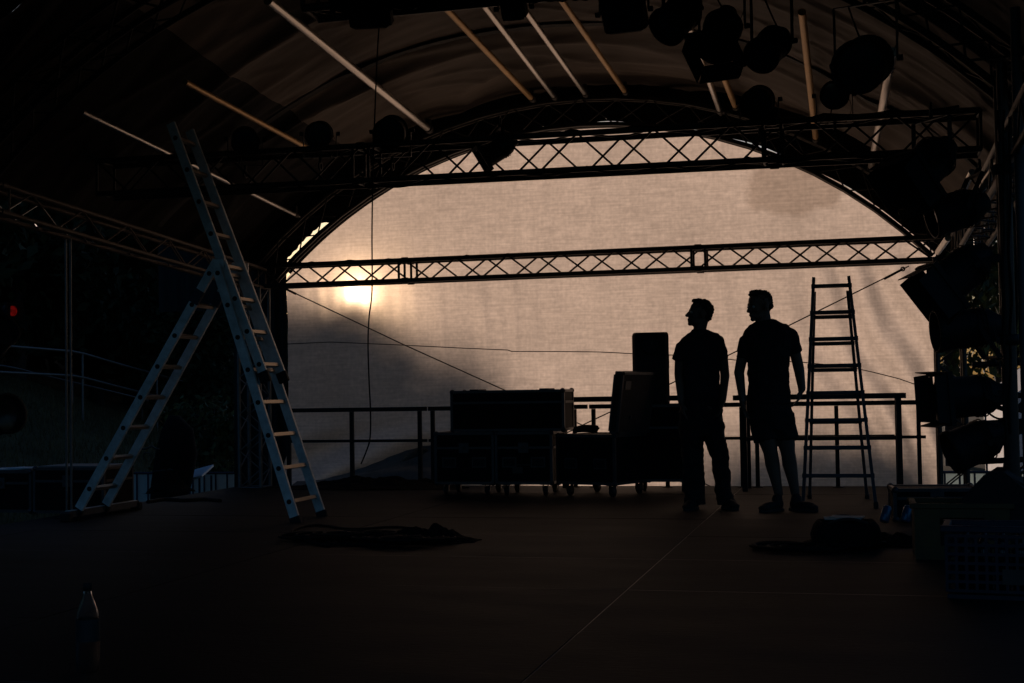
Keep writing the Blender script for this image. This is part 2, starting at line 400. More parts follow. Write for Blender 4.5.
# ------------------------------------------------------------------ roof geometry
AX, AR, AZ0 = -2.75, 5.09, -0.99
SLOPE = 0.025
def rz(Y): return SLOPE * (14.1 - Y)
def arcp(th, R, Y): return V((AX + R * math.sin(th), Y, AZ0 + R * math.cos(th) + rz(Y)))
TH = math.asin(3.72 / AR)

# roof tarpaulin
root = thing('stage_roof', 'brown grey tarpaulin roof sagging in folds over the arched stage', 'roof', (AX, 14.0, 4.2))
mb = MB()
def skin(th, Y):
    R = AR + 0.22 + 0.30 * max(0, min(1, (13.0 - Y) / 3.5))
    bay = [2.0, 4.5, 9.3, 12.25, 14.25]
    sag = 0
    for a, b in zip(bay, bay[1:]):
        if a <= Y <= b:
            t = (Y - a) / (b - a); sag = 0.05 * (math.sin(PI * t) ** 0.8)
    q = Y + 0.8 * th + 0.9 * noise.noise(V((th * 1.1, Y * .35, 7.7)))
    def ridge(a, b, c, p): return max(0.0, 1 - abs(noise.noise(V((a, b, c)))) * p)
    w = 0.06 * noise.noise(V((th * 1.5, q * 1.1, 3.1))) - 0.07 * ridge(th * 1.5 + .5 * Y, (q - 1.1 * th) * 0.9, 4.4, 4.5) ** 2 - 0.018 * ridge(th * 1.8 + 3, (Y - 1.3 * th) * 2.1, 1.7, 6) ** 2
    w += 0.012 * noise.noise(V((th * 4, q * 5.5, 9.1))) + 0.006 * noise.noise(V((th * 9, q * 12, 2.1)))
    w = max(-0.15, w)
    return arcp(th, R - sag + w, Y)
nth = 150
for (ya, yb, ny, mm, ta, tb_) in ((2.0, 8.5, 110, 'roof_shaded', -1.03, 1.03), (8.5, 14.25, 180, 'roof', -0.60, 1.03), (8.5, 14.25, 180, 'roof_shaded', -1.03, -0.60)):
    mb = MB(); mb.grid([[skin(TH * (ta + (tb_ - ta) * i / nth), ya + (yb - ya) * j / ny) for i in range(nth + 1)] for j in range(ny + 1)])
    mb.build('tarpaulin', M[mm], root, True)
for Y in (12.25,):
    mb = MB(); prev = None
    pts = [skin(-TH + 2 * TH * i / 80, Y) - V((0, 0, 0.02)) for i in range(81)]
    vs = []
    rows = [[p + V((0, d, 0)) for p in pts] for d in (-0.05, 0.05)] 
    mb.grid(rows); mb.build('webbing_strap', M['strap'], root, True)
# gable valance above the rear arch; at the left it is missing and the sky shows
mb = MB(); rows0, rows1 = [], []
t0 = -TH * 0.77
for i in range(100):
    th = t0 + (TH * 1.02 - t0) * i / 99
    rows0.append(arcp(th, 5.42, 14.22)); rows1.append(arcp(th, 4.86 + 0.03 * noise.noise(V((th * 9, 0, 0))), 14.30))
mb.grid([rows0, rows1])
rows0, rows1 = [], []
for i in range(40):
    th = -TH * 1.02 + (t0 + TH * 1.02) * i / 39
    k = ss((th + TH * .965) / (TH * .03)) * ss((t0 - th) / (TH * .03))
    rows0.append(arcp(th, 5.42, 14.22)); rows1.append(arcp(th, 4.86 + k * (.085 + .035 * noise.noise(V((th * 30, 1, 0))) + .02 * noise.noise(V((th * 90, 1, 0)))), 14.30))
mb.grid([rows0, rows1])
mb.build('gable_valance', M['strap'], root, True)

# trusses ---------------------------------------------------------
def path_truss(name, label, frames, w, h, group, step=None, rc=0.024, rd=0.009, m=None, joints=(), cat='truss'):
    """frames: (position, out vector, side vector); four chords and a lattice on each face"""
    base = frames[0][0]
    root = thing(name, label, cat, base, 0, group); m = m or M['alu_dark']
    def corner(fr, a, b): return fr[0] + fr[1] * (a * h / 2) + fr[2] * (b * w / 2)
    for a in (-1, 1):
        for b in (-1, 1):
            c = MB(); c.path([corner(f, a, b) for f in frames], rc, 10); c.build('chord', m, root, True)
    lt = MB(); n = len(frames)
    for k in range(n - 1):
        f0, f1 = frames[k], frames[k + 1]; e = 1 if k % 2 else -1
        for b in (-1, 1): lt.tube(corner(f0, -e * b, b), corner(f1, e * b, b), rd, 6)
        for a in (-1, 1): lt.tube(corner(f0, a, -e), corner(f1, a, e), rd * 0.9, 6)
    for k in list(joints) + [0, n - 1]:
        f = frames[k]
        cs = [corner(f, -1, -1), corner(f, -1, 1), corner(f, 1, 1), corner(f, 1, -1)]
        d = (frames[min(k + 1, n - 1)][0] - frames[max(k - 1, 0)][0]).normalized() * 0.07
        for o in ((V((0, 0, 0)),) if k in (0, n - 1) else (-d, d)):
            for i in range(4): lt.tube(cs[i] + o, cs[(i + 1) % 4] + o, rd * 1.3, 6)
        if k not in (0, n - 1):
            for c in cs: lt.tube(c - d * 0.5, c + d * 0.5, rc * 1.3, 10)
    lt.build('lattice', m, root, True)
    return root
def straight(p0, p1, n, up=(0, 0, 1)):
    p0, p1 = V(p0), V(p1); a = (p1 - p0).normalized(); s = a.cross(V(up)).normalized(); u = s.cross(a)
    return [(p0.lerp(p1, i / n), u, s) for i in range(n + 1)]
def archf(Y, R, n, th=TH): return [(arcp(-th + 2 * th * i / n, R, Y), V((math.sin(-th + 2 * th * i / n), 0, math.cos(-th + 2 * th * i / n))), V((0, 1, 0))) for i in range(n + 1)]

path_truss('roof_arch', 'rear arched truss framing the top of the glowing backdrop', archf(14.12, 4.94, 22), 0.10, 0.28, None, rd=0.008)
path_truss('roof_arch', 'middle arched truss crossing overhead in front of the straight lighting truss', archf(9.3, 5.40, 34), 0.28, 0.26, None, m=M['blackmetal'])
path_truss('roof_arch', 'front arched truss over the open side of the stage', archf(4.5, 5.26, 34), 0.28, 0.26, None, m=M['blackmetal'])
# straight trusses
path_truss('rear_truss', 'long straight truss crossing the backdrop just below the glowing sun spot level', straight((-6.4, 14.05, 2.325), (1.05, 14.05, 2.345), 26), 0.20, 0.22, None, rc=0.025, rd=0.0105, joints=(6, 17))
path_truss('lighting_truss', 'upper straight truss hung with spotlights above the backdrop', straight((-6.40, 10.8, 2.935), (0.95, 10.8, 2.900), 24), 0.29, 0.29, None, rc=0.024, rd=0.0095, joints=(8, 19), m=M['truss_black'])
path_truss('lighting_truss', 'dark straight truss along the top edge carrying flood panels', straight((-3.70, 9.0, 3.86), (-0.9, 9.0, 3.88), 12), 0.29, 0.29, None, rc=0.03, rd=0.013)
path_truss('side_truss', 'left eaves truss running back above the grass bank', straight((-6.42, 4.4, 2.80), (-6.42, 14.0, 2.30), 26), 0.18, 0.21, None, rc=0.020, rd=0.008, m=M['truss_brown'], joints=(13,))
path_truss('side_truss', 'right eaves truss running back above the column of spotlights', straight((1.05, 4.4, 2.60), (1.05, 14.0, 2.32), 44), 0.22, 0.24, None, rc=0.023, rd=0.009, joints=(22,))
# towers
path_truss('truss_tower', 'rear left lattice tower beside the shaded edge of the backdrop', straight((-6.45, 13.95, 0.0), (-6.45, 13.95, 2.2), 11, (0, 1, 0)), 0.25, 0.25, None, m=M['tower_grey'], rc=0.020, rd=0.008)
path_truss('truss_tower', 'rear right lattice tower behind the column of spotlights', straight((0.875, 13.6, 0.0), (0.875, 13.6, 2.2), 11, (0, 1, 0)), 0.24, 0.24, None, m=M['alu_dark'])
path_truss('truss_tower', 'front left tower at the edge of the picture holding a red lensed lamp', straight((-6.55, 9.0, 0.0), (-6.55, 9.0, 2.38), 12, (0, 1, 0)), 0.29, 0.29, None)
path_truss('truss_tower', 'near right tower of thick tubes behind the looped cable', straight((1.03, 9.05, 0.0), (1.03, 9.05, 3.0), 15, (0, 1, 0)), 0.20, 0.20, None, rc=0.034)

# black border cloth hung on the truss at the top edge
pa, pb = aY(330, 13, 8.80), aY(604, -1, 8.80)
rows = []
for j in range(9):
    rows.append([V((pa.x + (pb.x - pa.x) * i / 160, 8.80 + 0.018 * math.sin(i * .8 + 1.5 * math.sin(i * .13)) * (1 - j * .06), pa.z + (pb.z - pa.z) * i / 160 + .004 * math.sin(i * .5) * (j == 0) + 0.05 * j)) for i in range(161)])
bcl = thing('border_cloth', 'black border cloth hung along the truss at the top edge', 'drape', (pa.x, 8.8, pa.z))
mb = MB(); mb.grid(rows); mb.build('cloth', M['darkcloth'] if 'darkcloth' in M else M['strap'], bcl, True)
mb = MB(); mb.tube((pa.x, 8.80, pa.z + .41), (pb.x, 8.80, pb.z + .41), .02, 8); mb.build('batten', M['alu_dark'], bcl, True)
def swag(label, x0, x1, Y, z, sag, n, r=0.008, ph=0.0):
    pts = []
    for i in range(n * 12 + 1):
        t = i / (n * 12); u = (i % 12) / 12
        pts.append(V((x0 + (x1 - x0) * t, Y + .02 * math.sin(i * .37 + ph), z - sag * 4 * u * (1 - u) * (0.5 + 0.7 * abs(math.sin(int(i / 12) * 2.3 + ph))))))
    b = MB(); base = pts[0]; b.path([p - base for p in pts], r, 6); o = b.build('truss_cable', M['cable']); o.location = base; return tag(o, label, 'cable')
swag('black cable sagging between ties below the upper truss', -5.2, 0.5, 10.64, 2.785, 0.07, 9)
swag('black cable tied in shallow loops along the top of the upper truss', -6.1, 0.8, 10.66, 3.085, 0.03, 14, .011, 1.0)
swag('thick black cable tied along the top of the rear truss', -6.2, 0.9, 13.95, 2.46, 0.02, 16, .010, 2.0)
# purlin tubes along the vault (far end pixel, near end pixel with distance)
def purlin(far, near, r, m, label, fy=14.0):
    a = aY(far[0], far[1], fy); b = aY(near[0], near[1], near[2])
    root = thing('roof_tube', label, 'tube', a, 0, 'tubes running along the roof vault')
    t = MB(); t.tube(a, b, r, 14); t.build('tube', m, root, True)
    d = (a - b).normalized()
    t = MB(); t.tube(a - d * 0.02, a + d * 0.09, r * 0.72, 12); t.tube(a - d * 0.10, a - d * 0.02, r * 1.25, 12); t.tube(a - d * 0.06 + V((0, 0, -.02)), a - d * 0.06 + V((0, 0, .10)), r * .8, 10); t.build('end_fitting', M['alu_dark'], root, True)
P1, P2 = M['purlin'], M['purlin_wood']
purlin((430, 130), (268, 0, 9.75), 0.040, P1, 'thick bright roof tube sloping down from the top edge left of centre')
purlin((315, 152), (185, 82, 10.2), 0.026, P2, 'tarnished roof tube ending at the small spotlight on the left', 13.0)
purlin((298, 216), (82, 112, 9.5), 0.022, P1, 'thin bright roof tube passing behind the top of the tall ladder')
purlin((533, 100), (440, 2, 10.8), 0.030, P2, 'tarnished roof tube leftmost of the four near the top middle')
purlin((555, 98), (483, 4, 10.8), 0.027, P1, 'bright roof tube second from left of the four near the top middle')
purlin((586, 95), (518, 0, 10.8), 0.027, P1, 'bright roof tube third from left of the four near the top middle')
purlin((626, 93), (558, -5, 10.6), 0.027, P2, 'tarnished roof tube rightmost of the four near the top middle')
purlin((720, 112), (690, 28, 11.4), 0.027, P1, 'bright roof tube passing behind the spotlight with barn doors')
purlin((736, 108), (713, 50, 11.9), 0.030, P2, 'short tarnished roof tube just right of a bright one')
purlin((816, 140), (802, 12, 10.5), 0.030, P2, 'tarnished roof tube almost upright between two round spotlights')
purlin((871, 168), (893, 52, 9.4), 0.033, P1, 'bright roof tube leaning right beside the large round spotlight')

# ------------------------------------------------------------------ backdrop
CY = 14.42
root = thing('backdrop', 'tall translucent woven backdrop glowing tan with a white hot sun spot', 'backdrop', (-2.72, CY, 0))
def half(z):
    if z < 2.30: return 3.54
    c = math.sqrt(max(0, 4.86 ** 2 - (z + 0.99) ** 2)); return min(3.54, c)
ztop = 4.86 - 0.99 - 0.002
def cloth(sx, z):
    x = -2.72 + sx * half(z) * (1 + 0.004 * noise.noise(V((z * 3, sx * 2, 1))))
    y = CY + 0.05 * noise.noise(V((x * 0.5, z * 0.4, 0.3))) + 0.012 * noise.noise(V((x * 2.4 + z, z * 0.9, 4)))
    # diagonal drag folds falling to the lower right corner
    k = ss((x + 1.1) / 1.7) * ss((2.6 - z) / 0.6) * ss((z + 0.2) / 0.8)
    y += 0.075 * k * math.sin((x * 1.0 + z * 0.42) * 15 + 2.5 * noise.noise(V((x, z, 2))))
    # pulled up folds at the lower left
    k2 = ss((-2.9 - x) / 1.6) * ss((0.75 - z) / 0.6)
    y += 0.16 * k2 * math.sin((z * 1.0 - x * 0.30 + 0.25 * noise.noise(V((x * 1.2, z, 7)))) * 11)
    y += 0.014 * noise.noise(V((x * 5 + z * 1.2, z * 1.1, 6))) * ss((x + 4.6) / 0.8) * ss((2.3 - z) / 0.5)
    y += (0.007 + 0.020 * math.exp(-((x + 3.55) / 0.5) ** 2) * ss((z - 1.1) / .4) * ss((2.5 - z) / .5)) * noise.noise(V((x * 8 + .5 * z, z * .7, 11)))
    y += 0.010 * math.sin(x * 5 + 4 * noise.noise(V((x, z * .5, 8)))) * ss((1.5 - z) / 1.0)
    return V((x, y, z))
zs = [-0.75 + (ztop + 0.75) * (1 - (1 - j / 150) ** 1.25) for j in range(151)]
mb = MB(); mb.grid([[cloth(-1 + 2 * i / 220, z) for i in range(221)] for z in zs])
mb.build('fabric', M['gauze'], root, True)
# slumped spare sheet along the foot of the backdrop
# sewn joint across the cloth
sp = [(286, 344), (330, 342), (400, 345), (470, 348.5), (508, 350), (512, 351.5), (560, 351.5), (600, 352), (640, 354), (700, 356), (735, 360), (800, 362), (850, 367), (872, 372), (900, 379), (926, 388)]
pts = []
for (a, b) in zip(sp, sp[1:]):
    for i in range(6):
        t = i / 6; p = aY(a[0] + (b[0] - a[0]) * t, a[1] + (b[1] - a[1]) * t, CY)
        q = cloth((p.x + 2.72) / half(p.z), p.z); pts.append(V((p.x, q.y - 0.006, p.z)))
mb = MB(); mb.path(pts, 0.0055, 6); mb.build('seam', M['wire'], root, True)
# added black sheet blocking the sun and sky leak beside the left tower
mb = MB(); mb.grid([[V((-6.95 + 0.665 * i / 40, 14.47 + 0.02 * math.sin(i * .9 + z), z)) for i in range(41)] for z in [-0.3 + 0.1 * j for j in range(29)]])
mb.build('side_light_block', M['strap'], root, True)
mb = MB(); mb.grid([[V((-7.9 + 0.94 * i / 40, 14.47 + 0.02 * math.sin(i * .9 + z), z)) for i in range(41)] for z in [2.0 + 0.1 * j for j in range(13)]])
mb.build('side_sky_block', M['strap'], root, True)  # added black strip hiding the sky gap behind the left eaves truss
# hem rope round the arch
mb = MB(); mb.path([arcp(-TH * 0.97 + 1.94 * TH * i / 120, 4.83, 14.36) + V((0, 0, -rz(14.36))) for i in range(121)], 0.022, 8); mb.build('edge_rope', M['strap'], root, True)

# bracing wires crossing behind the railing, and rigging eyes
def wire(name, label, pts, r, m, cat='wire', group=None):
    mb = MB(); base = V(pts[0]); mb.path([V(p) - base for p in pts], r, 8)
    o = mb.build(name, m); o.location = base; return tag(o, label, cat, group)
YB = 14.24
wire('bracing_wire', 'thin steel wire sloping down right from the left tower top', [aY(284, 288, YB), aY(400, 343, YB), aY(582, 425, YB), aY(716, 489, YB)], 0.0065, M['wire'])
wire('bracing_wire', 'thin steel wire sloping down left from the right tower top', [aY(909, 266, YB), aY(800, 320, YB), aY(672, 383, YB), aY(591, 421, YB), aY(452, 489, YB)], 0.0065, M['wire'])
for (a, b, lb) in (((901, 270), (884, 279), 'small turnbuckle on the wire below the right end of the rear truss'), ((284, 288), (296, 294), 'small turnbuckle on the wire below the left end of the rear truss')):
    p, q = aY(a[0], a[1], YB - 0.01), aY(b[0], b[1], YB - 0.01)
    t = thing('turnbuckle', lb, 'turnbuckle', p)
    m_ = MB(); m_.tube(p, q, 0.013, 10); m_.build('body', M['blackmetal'], t, True)
    m_ = MB(); d = (p - q).normalized(); m_.path([p + d * 0.02 + V((0.018 * math.cos(i * PI / 6), 0, 0.018 * math.sin(i * PI / 6))) for i in range(12)], 0.008, 6, True); m_.build('eye', M['blackmetal'], t, True)

# hanging cable in front of the backdrop
hc = [(379, 28), (377, 60), (375, 110), (373, 170), (372, 230), (372, 290), (369, 318), (368, 345), (369, 380), (370.5, 412), (370, 438), (366, 452), (361, 464)]
def smoothpts(ps, n=6):
    out = []
    for i in range(len(ps) - 1):
        p0, p1, p2, p3 = ps[max(i - 1, 0)], ps[i], ps[i + 1], ps[min(i + 2, len(ps) - 1)]
        for k in range(n):
            t = k / n
            out.append(0.5 * ((2 * p1) + (p2 - p0) * t + (2 * p0 - 5 * p1 + 4 * p2 - p3) * t * t + (3 * p1 - p0 - 3 * p2 + p3) * t ** 3))
    return out + [ps[-1]]
wire('hanging_cable', 'wavy black cable hanging down in front of the backdrop near the sun spot', smoothpts([aY(x, y, 9.15) for x, y in hc]), 0.0055, M['cable'], 'cable')

# ------------------------------------------------------------------ railing along the rear edge
def railing(label, x0, x1, Y, top, mid, posts, group=None):
    root = thing('railing', label, 'railing', (x0, Y, 0), 0, group)
    for z, nm, s in ((top, 'top_rail', 0.045), (mid, 'mid_rail', 0.03)):
        m_ = MB(); m_.bar((x0, Y, z), (x1, Y, z), s, s); m_.build(nm, M['blackmetal'], root, True)
    for px in posts:
        m_ = MB(); m_.bar((px, Y, 0.0), (px, Y, top - 0.024), 0.04, 0.04); m_.box((px, Y, 0.004), (0.10, 0.10, 0.008)); m_.build('post', M['blackmetal'], root, True)
YR = 14.02
def rx(px, py=440): return aY(px, py, YR).x
railing('black railing section in front of the shaded left part of the backdrop', rx(286), rx(427), YR, 0.835, 0.495, [rx(289), rx(352), rx(420)])
railing('black railing section mostly hidden behind the flight cases', rx(429), rx(588), YR, 0.835, 0.495, [rx(433), rx(505), rx(575)])
railing('black railing section behind the tall loudspeaker', rx(590), rx(749), YR, 0.835, 0.495, [rx(594), rx(667), rx(742)])
railing('black railing section behind the right ladder', rx(752), rx(926), YR, 0.835, 0.495, [rx(757), rx(837), rx(919)])

# steel table frames
def stand(label, pl, pr, Y, px_legs, top_y, group=None):
    a, b = aY(pl, top_y[0], Y), aY(pr, top_y[1], Y); zt = (a.z + b.z) / 2
    root = thing('metal_frame_stand', label, 'stand', (a.x, Y, 0), 0, group); D = 0.45
    for dy in (0, D):
        m_ = MB(); m_.bar((a.x, Y + dy, zt), (b.x, Y + dy, zt), 0.055, 0.05); m_.build('top_bar', M['blackmetal'], root, True)
        m_ = MB(); m_.bar((a.x + 0.1, Y + dy, zt - 0.40), (b.x - 0.1, Y + dy, zt - 0.40), 0.035, 0.035); m_.build('cross_bar', M['blackmetal'], root, True)
        for x in (a.x + 0.1, b.x - 0.07):
            m_ = MB(); m_.bar((x, Y + dy, 0.0), (x, Y + dy, zt - 0.025), 0.06, 0.05); m_.build('leg', M['blackmetal'], root, True)
    for x in (a.x + 0.1, b.x - 0.07):
        m_ = MB(); m_.bar((x, Y + 0.03, zt - 0.005), (x, Y + D - 0.03, zt - 0.005), 0.04, 0.04); m_.build('end_bar', M['blackmetal'], root, True)
stand('black steel table frame standing behind the right ladder', 733, 906, 13.45, None, (397.5, 396))
stand('black steel table frame behind the raised flight case lid', 545, 690, 13.45, None, (399.5, 398.5))

# ------------------------------------------------------------------ ladders
def ladder_section(root, p0, p1, wdir, w0, w1, rungs, m, rail=(0.028, 0.075), name='rail', plate=None, rung_mat=None):
    """two rails from p0 to p1 (widths w0 to w1 along wdir) and rungs at the given fractions"""
    p0, p1, wd = V(p0), V(p1), V(wdir).normalized()
    ax = (p1 - p0).normalized()
    for s in (-1, 1):
        a, b = p0 + wd * (s * w0 / 2), p1 + wd * (s * w1 / 2)
        m_ = MB(); m_.bar(a, b, rail[1], rail[0], up=wd)
        r = m_.build(name, m, root, True)
        # plastic rung caps in the rail
        for t in rungs:
            c = MB(); q = a.lerp(b, t); c.tube(q + wd * (s * (rail[0] / 2 - 0.002)), q + wd * (s * (rail[0] / 2 + 0.005)), 0.020, 10); c.build('rung_cap', M['rubber'], r, True)
        c = MB(); c.box(V((0, 0, 0)), (rail[1] + 0.014, 0.09, rail[0] + 0.012), None, 0.006)
        Rm = Matrix((ax.cross(wd), ax, wd)).transposed(); c.v = [Rm @ p + a - ax * 0.02 + ax * 0.045 - ax * 0.02 for p in c.v]
        c.build('foot', M['rubber'], r, True)
    for t in rungs:
        w = w0 + (w1 - w0) * t
        q = p0.lerp(p1, t); m_ = MB(); m_.bar(q - wd * (w / 2 - 0.012), q + wd * (w / 2 - 0.012), 0.032, 0.028, up=ax)
        m_.build('rung', rung_mat or m, root, True)

lad = thing('combination_ladder', 'tall aluminium combination ladder with extended top standing on the left', 'ladder', (-5.2, 10.3, 0))
YL = 10.30
hinge = aY(226, 262, YL)                        # where the two sections meet
lf = V((-6.29, 10.34, 0.05)); rf = V((-4.29, YL, 0.0))
lt_ = V((hinge.x - 0.02, 10.36, hinge.z)); rt = V((hinge.x + 0.02, YL, hinge.z - 0.05))
def fr(n, a=0.06, b=0.95): return [a + (b - a) * i / (n - 1) for i in range(n)]
ladder_section(lad, lf, lt_, (0, 1, 0), 0.42, 0.36, fr(8, 0.10, 0.95), M['ladder'], rung_mat=M['rung'])
ladder_section(lad, rf, rt, (0, 1, 0), 0.54, 0.44, fr(8, 0.08, 0.97), M['ladder'], rung_mat=M['rung'])
axr = (rt - rf).normalized(); outn = V((axr.z, 0, -axr.x))
e0 = rf.lerp(rt, 0.545) + outn * 0.085; e1 = e0 + axr * 2.22
e1.x -= 0.11
ladder_section(lad, e0, e1, (0, 1, 0), 0.36, 0.33, fr(8, 0.05, 0.94), M['ladder'], rung_mat=M['rung'])
m_ = MB(); m_.bar((lf.x, 9.98, 0.055), (lf.x, 11.10, 0.055), 0.06, 0.05); b_ = m_.build('stabiliser_bar', M['ladder_dark'], lad, True)
m_ = MB(); m_.bar((lf.x, 10.0, 0.0835), (lf.x, 11.08, 0.0835), 0.045, 0.004); m_.build('top_highlight', M['ladder'], b_, True)  # pale strip painting the highlight along the top of the bar
for y in (9.98, 11.10):
    m_ = MB(); m_.box((lf.x, y, 0.034), (0.095, 0.06, 0.068), None, 0.008); m_.build('foot', M['rubber'], b_, True)
for s in (-1, 1):                               # steel hinge brackets, dark blue bands below them
    m_ = MB(); c = (lt_ + rt) / 2 + V((0.03, s * 0.225, -0.02)); m_.box(c, (0.10, 0.012, 0.11), None, 0.004)
    m_.tube(c + V((0, -0.02 * s, 0)), c + V((0, 0.02 * s, 0)), 0.03, 12); m_.build('hinge', M['alu'], lad, True)
    m_ = MB(); q = lf.lerp(lt_, 0.86) + V((0, s * 0.184, 0)); ax = (lt_ - lf).normalized()
    m_.bar(q - ax * 0.06, q + ax * 0.06, 0.082, 0.036, up=(0, 1, 0)); m_.build('blue_band', M['navy_post'], lad, True)

# right ladder, seen square on
YL2 = 11.75
c0 = aY(840, 505, YL2); c0 = V((c0.x, YL2, 0)); tl, tr = aY(813, 280, YL2 + 0.42), aY(850, 277, YL2 + 0.42)
bl, br = aZ(801, 508), aZ(878, 508); Yf = (bl.y + br.y) / 2
lad2 = thing('step_ladder', 'dark aluminium step ladder standing square on before the backdrop at right', 'ladder', ((bl.x + br.x) / 2, Yf, 0))
wd = V((1, 0, 0))
topc = V(((tl.x + tr.x) / 2, Yf + 0.42, (tl.z + tr.z) / 2)); botc = V(((bl.x + br.x) / 2, Yf, 0.0))
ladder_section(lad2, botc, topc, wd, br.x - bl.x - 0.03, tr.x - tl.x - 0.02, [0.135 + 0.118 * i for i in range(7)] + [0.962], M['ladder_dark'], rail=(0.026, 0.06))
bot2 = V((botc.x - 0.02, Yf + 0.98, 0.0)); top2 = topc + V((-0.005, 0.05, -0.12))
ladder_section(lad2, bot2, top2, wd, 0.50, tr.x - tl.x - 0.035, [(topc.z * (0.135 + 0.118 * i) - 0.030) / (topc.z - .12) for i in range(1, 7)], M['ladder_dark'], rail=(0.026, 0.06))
for s in (-1, 1):
    m_ = MB(); m_.box(topc + V((s * (tr.x - tl.x) / 2, 0.03, -0.16)), (0.02, 0.16, 0.12), None, 0.004); m_.build('hinge', M['blackmetal'], lad2, True)

# ------------------------------------------------------------------ flight cases, loudspeaker
def flight_case(label, loc, size, rotz=0.0, wheels=True, lid=None, group='flight cases along the rear of the stage', catches=True, handles=True, name='flight_case'):
    """origin at the floor below the middle of the case"""
    w, d, h = size; z0 = 0.115 if wheels else 0.0
    root = thing(name, label, 'flight case', loc, rotz, group); cz = z0 + h / 2
    m_ = MB(); m_.box((0, 0, cz), (w - 0.012, d - 0.012, h - 0.012)); m_.build('body', M['case'], root)
    e = MB(); t = 0.026
    for sx in (-1, 1):
        for sy in (-1, 1): e.box((sx * (w / 2 - t / 2 + 0.002), sy * (d / 2 - t / 2 + 0.002), cz), (t, t, h - 2 * t - 0.002))
    for sz in (0, 1):
        z = z0 + t / 2 - 0.002 if not sz else z0 + h - t / 2 + 0.002
        for sy in (-1, 1): e.box((0, sy * (d / 2 - t / 2 + 0.002), z), (w - 2 * t - 0.002, t, t))
        for sx in (-1, 1): e.box((sx * (w / 2 - t / 2 + 0.002), 0, z), (t, d - 2 * t - 0.002, t))
    zl = z0 + h * 0.70
    if lid is None:
        e.box((0, -d / 2 - 0.0005, zl), (w - 2 * t - 0.004, 0.013, 0.022)); e.box((w / 2 + 0.0005, 0, zl), (0.013, d - 2 * t - 0.004, 0.022))
    e.build('edge_trim', M['case_edge'], root)
    for sx in (-1, 1):
        for sy in (-1, 1):
            for z in (z0 + 0.012, z0 + h - 0.012):
                b = MB(); b.ell((sx * (w / 2 - 0.016), sy * (d / 2 - 0.016), z), 0.027, 12, 8); b.build('ball_corner', M['case_edge'], root)
    if handles:
        for sx in (-0.25, 0.25):
            b = MB(); b.box((sx * w, -d / 2 - 0.002, z0 + h * 0.42), (0.14, 0.010, 0.10), None, 0.003)
            p = b.build('handle_dish', M['case_edge'], root)
            b = MB(); b.box((sx * w, -d / 2 - 0.006, z0 + h * 0.42), (0.116, 0.010, 0.076), None, 0.002); b.build('recess', M['rubber'], p)
            b = MB(); b.box((sx * w, -d / 2 - 0.014, z0 + h * 0.43), (0.09, 0.012, 0.018), None, 0.004); b.build('grip', M['blackmetal'], p)
    if catches and lid is None:
        b = MB(); b.box((0, -d / 2 - 0.008, zl), (0.10, 0.012, 0.10), None, 0.003); p = b.build('butterfly_catch', M['case_edge'], root)
        b = MB(); b.tube((0, -d / 2 - 0.02, zl), (0, -d / 2 - 0.012, zl), 0.022, 12); b.build('twist_knob', M['alu_dark'], p)
    if wheels:
        for sx in (-1, 1):
            for sy in (-1, 1):
                x, y = sx * (w / 2 - 0.09), sy * (d / 2 - 0.09)
                b = MB(); b.box((x, y, z0 - 0.005), (0.09, 0.07, 0.01)); b.box((x - 0.024, y, 0.075), (0.005, 0.045, 0.07)); b.box((x + 0.024, y, 0.075), (0.005, 0.045, 0.07))
                p = b.build('caster', M['case_edge'], root)
                b = MB(); b.lathe([(-0.018, 0.0), (-0.018, 0.040), (-0.012, 0.048), (0.012, 0.048), (0.018, 0.040), (0.018, 0.0)], (x, y + 0.01, 0.048), (1, 0, 0), 18); b.build('wheel', M['rubber'], p)
    if lid:
        b = MB(); lw = 0.10; hh = d; x = w / 2 - lw / 2 + 0.03
        R = Matrix.Rotation(math.radians(8), 3, 'Y')
        def lb(c, s, m_): m_.box(R @ V(c) + V((x, 0, z0 + h + 0.006)), s, R)
        zz = w * 0.88
        lb((0, 0, zz / 2 + 0.004), (lw - 0.012, d - 0.012, zz - 0.012), b); p = b.build('lid', M['case_in'], root)
        e = MB()
        for sx in (-1, 1):
            for sy in (-1, 1): lb((sx * (lw / 2 - 0.010), sy * (d / 2 - 0.010), zz / 2), (0.024, 0.024, zz - 0.05), e)
            for sz in (0, 1): lb((sx * (lw / 2 - 0.010), 0, 0.012 if not sz else zz - 0.004), (0.024, d - 0.05, 0.024), e)
        for sy in (-1, 1):
            for sz in (0, 1): lb((0, sy * (d / 2 - 0.010), 0.012 if not sz else zz - 0.004), (lw - 0.046, 0.024, 0.024), e)
        e.build('lid_trim', M['case_edge'], p)
        b = MB(); lb((lw / 2 - 0.002, -d * 0.18, zz * 0.28), (0.012, 0.03, 0.03), b); lb((lw / 2 - 0.002, -d * 0.34, zz * 0.80), (0.010, 0.10, 0.08), b); b.build('lid_fitting', M['case_edge'], p)
    return root
YC = 12.75
def cx(px): return aY(px, 460, YC).x
xa, xb, xc = cx(434), cx(494.5), cx(553)
flight_case('black wheeled flight case leftmost in the row under the long case', ((xa + xb) / 2, YC + 0.30, 0), (xb - xa - 0.012, 0.60, 0.50))
fc = flight_case('black wheeled flight case with pale stickers, middle of the row under the long case', ((xb + xc) / 2, YC + 0.30, 0), (xc - xb - 0.012, 0.60, 0.50))
m_ = MB(); m_.box((0.0, -0.305, 0.30), (0.15, 0.004, 0.008)); m_.box((-0.06, -0.3055, 0.25), (0.10, 0.004, 0.06)); m_.build('sticker', M['alu_dark'], fc)
c = aY(598, 480, 12.85)
flight_case('black wheeled flight case with its lid standing open, right of the row', (c.x + 0.03, 13.02, 0), (0.66, 0.66, 0.47), math.radians(-22), lid=True)
